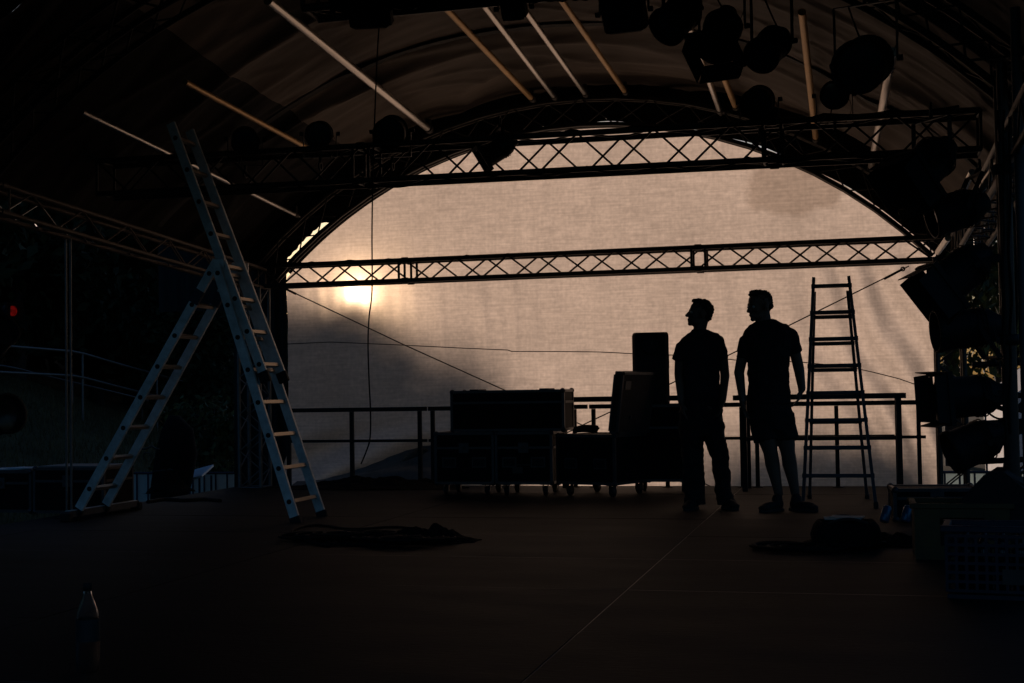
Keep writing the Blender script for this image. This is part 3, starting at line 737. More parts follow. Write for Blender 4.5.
p0, p1 = aY(450, 436, YC), aY(564, 436, YC)
lc = flight_case('long black flight case lying on top of the row of cases', ((p0.x + p1.x) / 2, YC + 0.26, 0.623), (p1.x - p0.x, 0.46, 0.395), 0, False, catches=False, handles=False)
b = MB()
for sx in (-1, 1): b.box((sx * 0.35, 0.0, 0.402), (0.09, 0.30, 0.014), None, 0.004)
b.build('stacking_rail', M['rubber'], lc)

tp = aY(661, 441, 13.15)
tr_ = flight_case('tall black trunk under the loudspeaker behind the men', (tp.x, 13.35, 0), (0.62, 0.45, 0.74), 0, True, catches=False, handles=False, group='flight cases along the rear of the stage')

def loudspeaker(label, x0, x1, ztop, zbot, Y):
    cx_, w, h = (x0 + x1) / 2, x1 - x0, ztop - zbot
    root = thing('loudspeaker', label, 'speaker', (cx_, Y, zbot)); d = 0.34
    poly = [(-w / 2, -d / 2 + 0.03), (-w / 2 + 0.03, -d / 2), (w / 2 - 0.03, -d / 2), (w / 2, -d / 2 + 0.03), (w / 2 - 0.08, d / 2), (-w / 2 + 0.08, d / 2)]
    b = MB(); n = len(poly); lv = [(0, 0.97), (0.02, 1), (h - 0.035, 1), (h - 0.012, 0.965), (h, 0.90)]
    vs = [V((x * k, y * k, z)) for z, k in lv for x, y in poly]
    fs = [(r * n + i, r * n + (i + 1) % n, (r + 1) * n + (i + 1) % n, (r + 1) * n + i) for r in range(len(lv) - 1) for i in range(n)]
    fs += [tuple(reversed(range(n))), tuple(range((len(lv) - 1) * n, len(lv) * n))]
    b._add(vs, fs); b.build('cabinet', M['speaker'], root)
    b = MB(); b.box((0, -d / 2 - 0.004, h * 0.36), (w - 0.08, 0.012, h * 0.60), None, 0.005); b.build('grille', M['blackmetal'], root)
    b = MB(); b.lathe([(0.0, 0.0), (0.0, 0.085), (0.012, 0.09), (0.02, 0.075), (0.004, 0.02), (0.004, 0.0)], (0, -d / 2 - 0.001, h * 0.82), (0, -1, 0), 24); b.build('horn', M['blackmetal'], root)
    b = MB(); b.box((0.02, -d / 2 - 0.026, h * 0.845), (0.014, 0.006, 0.03)); b.build('badge', M['alu_dark'], root)
    for s in (-1, 1):
        b = MB(); b.box((s * (w / 2 - 0.035), 0.02, h * 0.6), (0.02, 0.10, 0.14), None, 0.006); b.build('handle', M['rubber'], root)
a, b_ = aY(632.5, 332, 13.2), aY(669, 332, 13.2)
loudspeaker('tall black loudspeaker standing on a trunk beside the left man', a.x, b_.x, a.z - 0.01, 0.857, 13.30)

# cable bundle lying on the right case, cloth heap under the railing
def coil(name, label, loc, R, n, r, m, squash=1.0, seed=0, cat='cable', spread=0.05, group=None):
    rnd = random.Random(seed); root_pts = []
    for i in range(n * 18):
        t = i / 18; a = t * 2 * PI
        rr = R * (1 + 0.25 * noise.noise(V((t * 0.9, seed, 0)))) 
        root_pts.append(V((math.cos(a) * rr + spread * noise.noise(V((t * 1.3, 3, seed))), math.sin(a) * rr * squash + spread * noise.noise(V((t * 1.1, 9, seed))), r + abs(noise.noise(V((t * 2, 5, seed)))) * r * 3 + (t / n) * r * 4)))
    b = MB(); b.path(root_pts, r, 7); o = b.build(name, m); o.location = loc
    return tag(o, label, cat, group)
coil('coiled_cable', 'small dark coil of cable lying on the open flight case', (aY(568, 424, 13.5).x, 13.62, 0.92), 0.10, 6, 0.012, M['cable'], 0.8, 4)
o_ = bpy.context.scene.objects['coiled_cable']; o_.location = (aY(586, 424, 13.05).x, 13.05, 0.588)

def heap(name, label, loc, sx, sy, h, m, seed, cat='cloth', n=46, rotz=0.0):
    rows = []
    for j in range(n + 1):
        r = []
        for i in range(n + 1):
            u, v = -1 + 2 * i / n, -1 + 2 * j / n
            rad = math.sqrt(u * u + v * v) / (1 + 0.28 * noise.noise(V((u * 1.8, v * 1.8, seed))))
            k = ss(1.15 - rad)
            z = h * k * (0.55 + 0.9 * abs(noise.noise(V((u * 2.6 + seed, v * 2.6, 1)))) + 0.5 * abs(noise.noise(V((u * 6, v * 6, seed)))))
            r.append(V((u * sx * (1 + .1 * noise.noise(V((v * 3, seed, 2)))), v * sy, z + 0.004 - (0.02 if rad > 1.12 else 0))))
        rows.append(r)
    b = MB(); b.grid(rows)
    o = b.build(name, m); o.location = loc; o.rotation_euler = (0, 0, rotz)
    return tag(o, label, cat)
p = aZ(358, 492); heap('cloth_heap', 'low heap of black cloth along the foot of the left railing', (p.x, 13.72, 0), 1.0, 0.22, 0.13, M['darkcloth'], 2.0)
xa_, xb_ = aY(292, 480, 14.2).x, aY(447, 480, 14.2).x; rows = []
for j in range(41):
    v = j / 40; r_ = []
    for i in range(121):
        u = i / 120; hh = 0.06 + 0.40 * ss(u * 1.05) ** 1.2 * (1 - 0.25 * ss((u - .9) / .1))
        k = (1 - v) ** 1.4
        z = hh * k + 0.030 * math.sin(v * 9 - u * 4 + 1.5 * noise.noise(V((u * 3, v * 2, 1)))) * (1 - v) * v * 4 * ss(u * 4) + 0.010 * noise.noise(V((u * 14, v * 9, 2))) * k
        r_.append(V(((xb_ - xa_) * u + 0.03 * noise.noise(V((v * 4, u * 5, 3))), -0.26 * v + 0.02 * noise.noise(V((u * 8, v * 5, 6))), max(0.004, z))))
    rows.append(r_)
b = MB(); b.grid(rows); o = b.build('sheet_heap', M['grey_sheet']); o.location = (xa_, 14.33, -0.02); tag(o, 'grey sheet slumped in folds along the foot of the backdrop at left', 'cloth')
# cables spread on the floor right of the ladder
def cable_tangle(label, centre, sx, sy, n, seed, name='cable_pile', m=None):
    rnd = random.Random(seed); root = thing(name, label, 'cables', (centre.x, centre.y, 0))
    for k in range(n):
        ph = rnd.random() * 9; ox, oy = rnd.uniform(-sx * .6, sx * .6), rnd.uniform(-sy * .5, sy * .5); R = rnd.uniform(0.10, 0.22)
        pts = []; T = rnd.uniform(3, 6)
        for i in range(int(T * 16)):
            t = i / 16; a = t * 2 * PI + ph
            pts.append(V((ox + R * math.cos(a) * (1 + .3 * noise.noise(V((t, k, seed)))) + (t / T - .5) * sx * .6, oy + R * 0.75 * math.sin(a) + sy * .3 * noise.noise(V((t * .7, k + 5, seed))), 0.009 + 0.02 * abs(noise.noise(V((t * 1.7, k, 8)))) + 0.012 * k * 0.5)))
        b = MB(); b.path(pts, 0.0085, 6); b.build('cable', m or M['cable'], root)
    return root
cable_tangle('spread tangle of black cables on the floor below the tall ladder', aZ(362, 543), 0.62, 0.40, 9, 3)
p = aZ(428, 541); heap('cloth_heap', 'crumpled black cloth at the right end of the floor cables', (p.x, p.y, 0), 0.34, 0.20, 0.10, M['darkcloth'], 5.0)
wire('floor_cable', 'loose end of black cable trailing left from the floor tangle', smoothpts([aZ(330, 546, .01), aZ(306, 541, .01), aZ(292, 531, .01), aZ(316, 525, .01), aZ(352, 529, .01), aZ(398, 527, .01), aZ(440, 533, .01), aZ(458, 542, .01)]), 0.009, M['cable'], 'cable')
wire('floor_cable', 'flat black cable lying on the floor behind the tall ladder feet', smoothpts([aZ(148, 502, .012), aZ(165, 499.5, .012), aZ(185, 500.5, .012), aZ(205, 499.5, .012), aZ(220, 501, .012)]), 0.02, M['cable'], 'cable')

# ------------------------------------------------------------------ left: cases, bottle, lamp column, post
Yk = 10.7
def lx(px): return aY(px, 490, Yk).x
fl = flight_case('long low flight case at the left with a bright lid edge', ((lx(33) + lx(104)) / 2, Yk + 0.25, 0), (lx(104) - lx(33), 0.50, 0.40), 0, False, group='flight cases at the left edge', handles=False)
b = MB(); w_ = lx(104) - lx(33); b.box((0, 0, 0.406), (w_ - 0.07, 0.43, 0.010), None, 0.003); b.build('lid_panel', M['grey_lid'], fl)
fl2 = flight_case('small flight case at the left edge beside a long low one', (lx(33) - 0.36, Yk + 0.30, 0), (0.62, 0.50, 0.37), 0, False, group='flight cases at the left edge', handles=False)
b = MB(); c = V((lx(33) - 0.30, Yk + 0.28, 0.378)); b.box(c, (0.42, 0.30, 0.008), Matrix.Rotation(0.4, 3, 'Z')); b.box(c + V((0.06, -.03, 0.008)), (0.30, 0.21, 0.006), Matrix.Rotation(-0.2, 3, 'Z'))
tag(b.build('paper_sheets', M['board']), 'pale papers lying on the small flight case at the left edge', 'papers')
p = aZ(88, 672); s = (p - CAM).length / F
bt = thing('water_bottle', 'clear plastic water bottle with dark cap in the left foreground', 'bottle', (p.x, p.y, 0))
H = 0.325
b = MB(); b.lathe([(0, 0.0), (0.0, 0.032), (0.006, 0.040), (0.05, 0.0425), (0.10, 0.041), (0.17, 0.042), (0.20, 0.041), (0.225, 0.036), (0.255, 0.026), (0.28, 0.0155), (0.300, 0.0135), (0.300, 0.0)], (0, 0, 0), (0, 0, 1), 28); b.build('body', M['pet'], bt)
b = MB(); b.lathe([(0.115, 0.0432), (0.195, 0.0432)], (0, 0, 0), (0, 0, 1), 28); b.build('label_band', M['bottlelabel'], bt)
b = MB(); b.lathe([(0.296, 0.0), (0.296, 0.0165), (0.322, 0.0165), (0.326, 0.013), (0.326, 0.0)], (0, 0, 0), (0, 0, 1), 20); b.build('cap', M['rubber'], bt)

# slim twin-tube post below the left truss
b0 = aX(69, 470, -6.45); Yp = b0.y
pr = thing('support_post', 'slim pair of shiny tubes standing under the left eaves truss', 'post', (-6.45, Yp, 0))
for dx in (-0.022, 0.022):
    b = MB(); b.tube((dx, 0, 0.0), (dx, 0, 2.36), 0.010, 10); b.build('tube', M['tower_grey'], pr)
b = MB(); b.box((0, 0, 0.006), (0.16, 0.16, 0.012)); b.build('base_plate', M['blackmetal'], pr)

# ------------------------------------------------------------------ stage lamps
def spot(label, c, aim, r, L, hang=(0, 0, 1), hl=0.34, barn=False, square=False, lens='lens', group='stage spotlights', frame=False, barn_w=1.0, splay=0.22, name='spotlight'):
    """can lamp: c is the pivot, aim the beam direction, hang the way to the bar that carries it"""
    c = V(c); a, s, u = basis(aim); root = thing(name, label, 'spotlight', c, 0, group)
    b = MB()
    if not square:
        b.lathe([(L * .52, r * .90), (L * .52, r), (L * .44, r), (L * .40, r * .93), (-L * .05, r * .90), (-L * .25, r * .80), (-L * .38, r * .52), (-L * .48, r * .46), (-L * .48, 0.0)], c, a, 26)
        b.lathe([(L * .52, r * .90), (L * .36, r * .86)], c, a, 26)
        for k in range(3): b.lathe([(-L * (.02 + .06 * k), r * .905), (-L * (.03 + .06 * k), r * .96), (-L * (.04 + .06 * k), r * .90)], c, a, 26)
    else:
        R = Matrix((s, a, u)).transposed()
        b.box(c, (2 * r, L, 2 * r * .9), R, 0.02); b.box(c - a * L * .55, (1.5 * r, L * .3, 1.3 * r), R, 0.015)
        for k in range(5): b.box(c - a * (L * .72), (1.4 * r, 0.03, 0.008), R @ Matrix.Rotation(0, 3, 'X')); 
    b.build('housing', M['blackpaint'], root, True)
    b = MB()
    if square: b.box(c + a * (L * .5 + .002), (1.75 * r, 0.006, 1.55 * r), Matrix((s, a, u)).transposed())
    else: b.lathe([(L * .40, r * .88), (L * .42, r * .6), (L * .43, 0.0)], c, a, 26)
    b.build('lens', M[lens], root, True)
    if barn:
        frame = True
    if frame:
        b = MB(); R = Matrix((s, a, u)).transposed(); q = r * 1.08
        for (dx, dz, w_, h_) in ((0, q, 2 * q + .03, .03), (0, -q, 2 * q + .03, .03), (q, 0, .03, 2 * q - .032), (-q, 0, .03, 2 * q - .032)): b.box(c + a * (L * .53) + s * dx + u * dz, (w_, .03, h_), R)
        b.build('gel_frame', M['blackpaint'], root, True)
    if barn:
        q = r * 1.08; base = c + a * (L * .55)
        for (dv, ov) in ((u, s), (-u, s), (s, u), (-s, u)):
            b = MB(); h0 = base + dv * q; tip = h0 + a * (r * 1.15 * barn_w) + dv * (r * splay * barn_w)
            n_ = (tip - h0).cross(ov).normalized() * 0.003
            vs = [h0 - ov * q, h0 + ov * q, tip + ov * q * .94, tip - ov * q * .94]
            b._add([v + n_ for v in vs] + [v - n_ for v in vs], [(0, 1, 2, 3), (7, 6, 5, 4), (0, 4, 5, 1), (1, 5, 6, 2), (2, 6, 7, 3), (3, 7, 4, 0)])
            b.build('barn_door', M['blackpaint'], root, True)
    hv = V(hang).normalized(); sd = s if abs(s.dot(hv)) < 0.8 else u
    e = sd * (r + 0.025); top = c + hv * hl
    b = MB()
    b.bar(c - e, top - e, 0.03, 0.006, up=sd); b.bar(c + e, top + e, 0.03, 0.006, up=sd); b.bar(top - e, top + e, 0.03, 0.006, up=hv)
    b.build('yoke', M['blackmetal'], root, True)
    for sg in (-1, 1):
        b = MB(); b.tube(c + e * sg, c + e * sg + sd * sg * 0.03, 0.018, 10); b.build('knob', M['rubber'], root, True)
    b = MB(); b.tube(top, top + hv * 0.05, 0.012, 8); q = top + hv * 0.075
    _, s2, u2 = basis(V((1, 0, 0))); b.path([q + V((0, math.cos(i * PI / 8) * .032, math.sin(i * PI / 8) * .032)) for i in range(16)], 0.009, 6, True)
    b.build('hook_clamp', M['blackmetal'], root, True)
    b = MB(); st = c - a * (L * .48); en = top + sd * (r * .6); md = (st + en) / 2 - V((0, 0, 0.10 + r * .5)) - a * (L * .25)
    b.path([(st * (1 - t) ** 2 + md * (2 * t * (1 - t)) + en * t ** 2) for t in [i / 12 for i in range(13)]], 0.006, 6); b.build('power_cable', M['cable'], root, True)
    b = MB(); en2 = top - sd * (r * .7); st2 = c - sd * (r * .8) - a * (L * .2); md = (st2 + en2) / 2 - sd * (r * .8)
    b.path([(st2 * (1 - t) ** 2 + md * (2 * t * (1 - t)) + en2 * t ** 2) for t in [i / 10 for i in range(11)]], 0.0028, 5); b.build('safety_wire', M['wire'], root, True)
    return root
Dn, Up = (0, 0, -1), (0, 0, 1)
# along the front truss (standing on it, or hanging from it)
YT = 10.75
spot('small round spotlight standing on the upper truss left of the thick roof tube', aY(320, 134, YT), (0.25, -0.9, -0.25), 0.115, 0.26, Dn, 0.20)
spot('dim round spotlight standing on the upper truss under the thick roof tube', aY(392, 131, YT), (0.1, -0.9, -0.35), 0.135, 0.28, Dn, 0.22)
spot('faint spotlight on the left end of the upper truss near the ladder top', aY(245, 140, YT), (0.4, -0.8, -0.3), 0.12, 0.26, Dn, 0.22)
spot('small round spotlight on the upper truss between two roof tubes at right', aY(834, 95, YT), (0.05, -0.95, -0.2), 0.112, 0.26, Dn, 0.22)
spot('round spotlight on the upper truss right of a short tarnished tube', aY(759, 101, YT), (-0.1, -0.9, -0.35), 0.125, 0.30, Dn, 0.22)
spot('spotlight slung under the upper truss with its lens catching light', aY(500, 149, YT - 0.05), (-0.75, -0.35, -0.5), 0.095, 0.32, Up, 0.16, frame=True)
# on the truss along the top edge
YU = 9.0
spot('square flood lamp hanging at the top edge left of two round lamps', aY(624, 12, YU), (-0.1, -0.75, -0.55), 0.145, 0.14, Up, 0.30, square=True, name='flood_light', group='flood lamps on the top truss')
spot('square flood lamp at the top edge above the hanging cable', aY(370, 8, YU), (0.1, -0.8, -0.5), 0.15, 0.14, Up, 0.28, square=True, name='flood_light', group='flood lamps on the top truss')
spot('small flood lamp at the top edge above two bright roof tubes', aY(514, 8, YU), (0.0, -0.8, -0.5), 0.085, 0.12, Up, 0.24, square=True, name='flood_light', group='flood lamps on the top truss')
spot('round spotlight at the top edge right of the square flood lamp', aY(681, 14, YU), (-0.45, -0.6, -0.6), 0.135, 0.36, Up, 0.30)
spot('spotlight with square barn doors hanging before a bright roof tube', aY(722, 30, YU - 0.1), (-0.18, -0.55, -0.80), 0.135, 0.36, Up, 0.34, barn=True, barn_w=.8, splay=.03)
spot('round spotlight hanging left of the upright tarnished tube', aY(772, 45, YU - 0.1), (-0.35, -0.75, -0.55), 0.120, 0.36, Up, 0.38)
spot('largest round spotlight hanging under the right roof arch', aY(866, 62, 8.2), (-0.25, -0.9, -0.35), 0.158, 0.38, Up, 0.34)
# right tower column
spot('spotlight with barn doors hanging under the right end of the upper truss', aY(932, 160, 9.1), (-0.62, -0.45, -0.6), 0.15, 0.36, Up, 0.26, barn=True, barn_w=.9)
spot('dark spotlight tucked behind the right tower above the tree gaps', aY(960, 210, 9.3), (-0.9, -0.2, -0.25), 0.14, 0.38, (0.4, 0, 0.9), 0.24)
spot('topmost lamp of the right column with a large diamond shaped barn door', aY(966, 268, 8.9), (-0.70, -0.20, -0.55), 0.145, 0.36, (0.9, 0.1, 0.3), 0.26, barn=True, barn_w=.85)
spot('round lamp second from top in the right column lying level', aY(972, 328, 8.9), (-0.97, -0.2, -0.08), 0.135, 0.44, (0.5, 0.1, -0.8), 0.22)
spot('lamp third from top in the right column with a pale lit barn door', aY(974, 396, 8.9), (-0.85, -0.3, -0.05), 0.140, 0.40, (0.85, 0.1, -0.3), 0.26, barn=True, barn_w=.55)
spot('lowest lamp of the right column pointing down over the dark wedge', aY(978, 442, 8.9), (-0.85, -0.25, -0.34), 0.140, 0.36, (0.85, 0.1, 0.3), 0.24)
for k, (yy, lb) in enumerate(((362, 'black pipe arm above the looped cable on the right tower'), (395, 'black pipe arm through the looped cable on the right tower'), (421, 'black pipe arm just under the looped cable on the right tower'), (459, 'lowest black pipe arm on the right tower near the wedge'))):
    a = aY(972, yy + 3, 9.0); q = V((1.06, 9.0, aY(1008, yy, 9.0).z))
    b = MB(); b.tube(V((0, 0, 0)), q - a, 0.019, 10); b.tube(q - a - V((0.02, 0, 0)), q - a + V((0.05, 0, 0)), 0.034, 12)
    o = b.build('steel_pipe', M['blackmetal']); o.location = a; tag(o, lb, 'pipe')
c = aY(1000, 405, 8.85); b = MB()
b.path([V((0.075 * math.cos(t * PI / 12) * (1 + .06 * math.sin(t)), 0.01 * math.sin(t * .7), 0.085 * math.sin(t * PI / 12))) for t in range(24)], 0.0065, 7, True)
b.path([V((0.07, 0, 0.03)), V((0.10, 0, 0.10)), V((0.09, 0.02, 0.22)), V((0.12, 0.03, 0.33))], 0.0065, 7)
o = b.build('looped_cable', M['cable']); o.location = c; tag(o, 'black cable hanging in a round loop from the right tower', 'cable')
# upright pipe and light tube at the right edge
p = aY(1009, 330, 8.6)
b = MB(); b.tube((0, 0, 0), (0, 0, 2.45), 0.040, 16); o = b.build('upright_pipe', M['alu_dark']); o.location = (p.x, 8.6, 0); tag(o, 'dark upright pipe at the right with cables strapped to it', 'pipe')
p = aY(1022, 250, 8.4)
b = MB(); b.tube((0, 0, 0), (0, 0, 3.2), 0.030, 16); o = b.build('upright_pipe', M['ladder_dark']); o.location = (p.x, 8.4, 0); tag(o, 'slim upright pipe with a bluish sheen at the far right edge', 'pipe')
rnd = random.Random(5)
for k, lb in enumerate(('black cable strapped down the front of the right tower', 'second black cable wandering down the right tower beside the pipe', 'thin black cable sagging from the right tower to the eaves')):
    pts = []
    for i in range(26):
        t = i / 25; pts.append(aY(1004 + 6 * k + 4 * noise.noise(V((t * 6, k, 1))) - (18 * ss(1 - t * 2.4) if k == 2 else 0), 110 + 360 * t * (0.9 if k else 1), 8.45 + .1 * k))
    wire('tower_cable', lb, pts, 0.008, M['cable'], 'cable')
# pale diagonal braces at the right eaves
for (a, q, lb, r) in (((1021, 130), (958, 222), 'long pale diagonal brace tube at the right eaves', 0.030), ((972, 172), (948, 222), 'short pale diagonal brace tube at the right eaves', 0.022), ((948, 238), (938, 252), 'pale stub of tube under the right eaves by the rear truss', 0.022)):
    A, B = aY(a[0], a[1], 9.6), aY(q[0], q[1], 10.6)
    b = MB(); b.tube((0, 0, 0), A - B, r, 12); o = b.build('brace_tube', M['purlin']); o.location = B; tag(o, lb, 'tube')
# steel coupler with straps on pipes: clamps
for (x, y, lb) in ((992, 170, 'dark pipe clamp round the upright pipe high at right'), (994, 340, 'dark pipe clamp round the upright pipe beside the lamps')):
    q = aY(x, y, 8.6); b = MB(); b.lathe([(-.03, .05), (-.03, .062), (.03, .062), (.03, .05)], (0, 0, 0), (0, 0, 1), 16); b.tube((-.06, -.03, 0), (-.06, .03, 0), .02, 8)
    o = b.build('pipe_clamp', M['blackmetal']); o.location = (aY(1009, 330, 8.6).x, 8.6, q.z); tag(o, lb, 'clamp')
# left edge lamps
spot('spotlight with a glowing red lens at the left edge', aY(6, 311, 9.2), (0.90, -0.38, -0.05), 0.05, 0.20, (-0.9, 0, 0.2), 0.24, lens='gel', frame=True)
spot('spotlight with a bright rim at the left edge below the red one', aY(-9, 342, 8.9), (0.75, -0.35, 0.5), 0.14, 0.36, (-0.9, 0, 0.2), 0.24)
spot('lowest spotlight at the left edge above the flight cases', aY(-8, 418, 8.8), (0.85, -0.30, 0.15), 0.15, 0.40, (-0.9, 0, 0.2), 0.24)

# ------------------------------------------------------------------ right floor: bag, crates, wedge
def crate(name, label, loc, size, rotz, m, hole=None, grid=False):
    w, d, h = size; root = thing(name, label, 'crate', loc, rotz); t = 0.018
    b = MB()
    if not grid:
        # front wall with a cut-out, as four boards
        hw, hh, hz = hole
        b.box((-(w + hw) / 4, -d / 2, h / 2), ((w - hw) / 2, t, h)); b.box(((w + hw) / 4, -d / 2, h / 2), ((w - hw) / 2, t, h))
        b.box((0, -d / 2, (hz - hh / 2) / 2), (hw - .002, t, hz - hh / 2)); b.box((0, -d / 2, (h + hz + hh / 2) / 2), (hw - .002, t, h - hz - hh / 2))
        b.box((0, d / 2, h / 2), (w, t, h)); b.box((-w / 2 + t / 2, 0, h / 2), (t, d - t - .002, h)); b.box((w / 2 - t / 2, 0, h / 2), (t, d - t - .002, h)); b.box((0, 0, 0.012), (w - 2 * t - .004, d - t - .004, 0.02))
    else:
        n = 9
        for sgn in (-1, 1):
            for i in range(n + 1): b.box((-w / 2 + w * i / n, sgn * d / 2, h / 2), (0.014, 0.010, h - 0.07))
            for j in range(7): b.box((0, sgn * d / 2, 0.04 + (h - 0.08) * j / 6), (w, 0.013, 0.014))
            for i in range(7): b.box((sgn * w / 2, -d / 2 + d * i / 6, h / 2), (0.010, 0.014, h - 0.07))
            for j in range(7): b.box((sgn * w / 2, 0, 0.04 + (h - 0.08) * j / 6), (0.013, d, 0.0145))
        b.box((0, 0, 0.012), (w, d, 0.02))
    b.build('walls', m, root)
    b = MB()
    for sgn in (-1, 1):
        b.box((0, sgn * (d / 2), h - 0.008), (w + 0.05, 0.034, 0.03), None, 0.004); b.box((sgn * (w / 2), 0, h - 0.008), (0.034, d - 0.036, 0.03), None, 0.004)
    b.build('rim', m, root)
    return root
p0, p1 = aZ(922, 560), aZ(1004, 560); Yq = p0.y
pm = (p0 + p1) / 2
crate('plastic_crate', 'ochre yellow crate with a square cut out behind a blue crate', (pm.x, pm.y + 0.2, 0), (0.52, 0.40, 0.315), 0.0, M['yellow'], (0.24, 0.16, 0.16))
p0, p1 = aZ(962, 602), aZ(1024, 602); pm = (p0 + p1) / 2
bc = crate('plastic_crate', 'dark blue mesh crate nearest the camera at the right edge', (pm.x + 0.02, pm.y + 0.2, 0), (0.40, 0.30, 0.335), math.radians(-6), M['bluecrate'], None, True)
b = MB(); b.box((0.10, -0.160, 0.11), (0.11, 0.006, 0.07)); b.build('tag_card', M['alu_dark'], bc)
b = MB()
for k in range(6): b.lathe([(0, 0.0), (0, 0.036), (0.20, 0.036), (0.25, 0.014), (0.29, 0.014), (0.29, 0)], (-0.12 + 0.08 * (k % 4), -0.06 + 0.10 * (k // 4), 0.03), (0, 0, 1), 12)
tag(b.build('drink_bottles', M['lens']), 'dark drink bottles standing inside the blue mesh crate', 'bottles').location = (pm.x + 0.02, pm.y + 0.2, 0)
# stage monitor wedge
p = aY(990, 495, 8.3)
wd_ = thing('stage_monitor', 'black wedge shaped monitor speaker under the lowest right lamp', 'speaker', (p.x + 0.1, 8.5, 0.0), math.radians(-10))
b = MB(); b.prism([(-0.38, 0.0), (0.36, 0.0), (0.36, 0.20), (0.02, 0.50), (-0.06, 0.50), (-0.38, 0.14)], -0.26, 0.26); b.build('cabinet', M['speaker'], wd_)
b = MB(); b.bar((-0.345, 0, 0.19), (-0.09, 0, 0.475), 0.44, 0.012, up=(-0.7, 0, 0.7)); b.build('grille', M['blackmetal'], wd_)
b = MB(); b.box((0.12, -0.265, 0.22), (0.14, 0.012, 0.05), None, 0.004); b.build('handle', M['rubber'], wd_)
# low dark case behind
p = aY(930, 486, 10.6)
flight_case('low black case on the floor under the right column of lamps', (p.x + 0.03, 10.75, 0), (0.62, 0.42, 0.24), math.radians(4), False, group='flight cases at the right edge', handles=False)
# tool bag with papers on it, two glossy blue cans
p = aZ(846, 549)
bg = thing('tool_bag', 'black open tool bag with pale papers on top at the ladder foot', 'bag', (p.x, p.y + 0.12, 0), math.radians(8))
b = MB(); n = 24
rows = []
for (z, kx, ky) in ((0.0, .95, .95), (0.02, 1.02, 1.0), (0.08, 1.08, 1.10), (0.14, .98, 1.0), (0.165, .88, .82), (0.16, .76, .66), (0.11, .7, .55)):
    rows.append([V((0.20 * kx * math.copysign(abs(math.cos(2 * PI * i / n)) ** .6, math.cos(2 * PI * i / n)) * (1 + .03 * noise.noise(V((i * .7, z * 9, 1)))), 0.15 * ky * math.copysign(abs(math.sin(2 * PI * i / n)) ** .6, math.sin(2 * PI * i / n)), z + (0.012 * noise.noise(V((i * .5, 3, z))) if z > .05 else 0))) for i in range(n + 1)])
b.grid(rows); b.build('body', M['darkcloth'], bg)
for s in (-1, 1):
    b = MB(); b.path([V((-0.12 + 0.24 * i / 10, s * 0.12, 0.155 + 0.028 * math.sin(PI * i / 10))) for i in range(11)], 0.010, 7); b.build('handle', M['strap'], bg)
b = MB(); R = Matrix.Rotation(0.08, 3, 'Z')
b.box((0, 0, 0), (0.22, 0.16, 0.006), R); b.box((0.03, .02, .007), (0.20, 0.14, 0.005), Matrix.Rotation(-.15, 3, 'Z'))
o = b.build('paper_sheets', M['paper']); o.location = (p.x - 0.02, p.y + 0.12, 0.178); tag(o, 'pale folded papers lying on the black tool bag', 'papers')
for (x, lb) in ((884, 'shiny blue drink can left of its twin beside the tool bag'), (905, 'shiny blue drink can right of its twin beside the yellow crate')):
    q = aZ(x, 530); t = thing('drink_can', lb, 'can', (q.x, q.y, 0.055), math.radians(25), 'two blue cans')
    ax = V((0.35, 0.2, 0.85))
    b = MB(); b.lathe([(0.0, 0.0), (0.0, 0.026), (0.008, 0.032), (0.105, 0.032), (0.114, 0.026), (0.114, 0.0)], (0, 0, 0), ax, 20); b.build('body', M['bluegloss'], t)
    b = MB(); b.lathe([(0.1145, 0.0), (0.1145, 0.024), (0.117, 0.025), (0.117, 0.0)], (0, 0, 0), ax, 20); b.build('lid', M['alu'], t)
p = aZ(893, 546); heap('cloth_heap', 'dark crumpled cloth under the two blue cans', (p.x, p.y + 0.1, 0), 0.26, 0.18, 0.075, M['darkcloth'], 8.0)
cable_tangle('small tangle of black cables on the floor left of the tool bag', aZ(812, 549), 0.35, 0.22, 4, 11)

# ------------------------------------------------------------------ people
def hand(b, w, d, palm_n, thumb_side, size=0.185, curl=0.5):
    """w: wrist, d: pointing direction, palm_n: palm normal, thumb_side: unit vector to the thumb side"""
    w, d, n, t = V(w), V(d).normalized(), V(palm_n).normalized(), V(thumb_side).normalized()
    pl = size * 0.48
    R = Matrix((t, d, n)).transposed()
    b.ell(w + d * pl * .52, V((0.040, pl * .60, 0.017)), 14, 10, R)
    b.path([w - d * .01, w + d * pl * .3], [0.026, 0.027], 10)
    for k, (off, ln) in enumerate(((0.031, .40), (0.011, .45), (-0.010, .42), (-0.029, .33))):
        base = w + d * (pl * (.92 if k != 3 else .86)) + t * off; L = size * ln * 1.06
        p = [base - d * .02, base]; dirv = d.copy(); ang = 0
        for sgm in (.42, .32, .26):
            ang += curl * (.55 + .12 * k); dirv = (d * math.cos(ang) + n * math.sin(ang)).normalized(); p.append(p[-1] + dirv * (L * sgm))
        b.limb(p, [0.0095, 0.0095, 0.009, 0.0082, 0.0072], 8)
    tb = w + d * pl * .28 + t * 0.028
    td = (d * .75 + t * .55 + n * .35).normalized(); p2 = tb + td * size * .20; p3 = p2 + (d * .9 + n * .4 + t * .05).normalized() * size * .17
    b.limb([tb - td * .015, tb, p2, p3], [0.013, 0.013, 0.0105, 0.0085], 8)

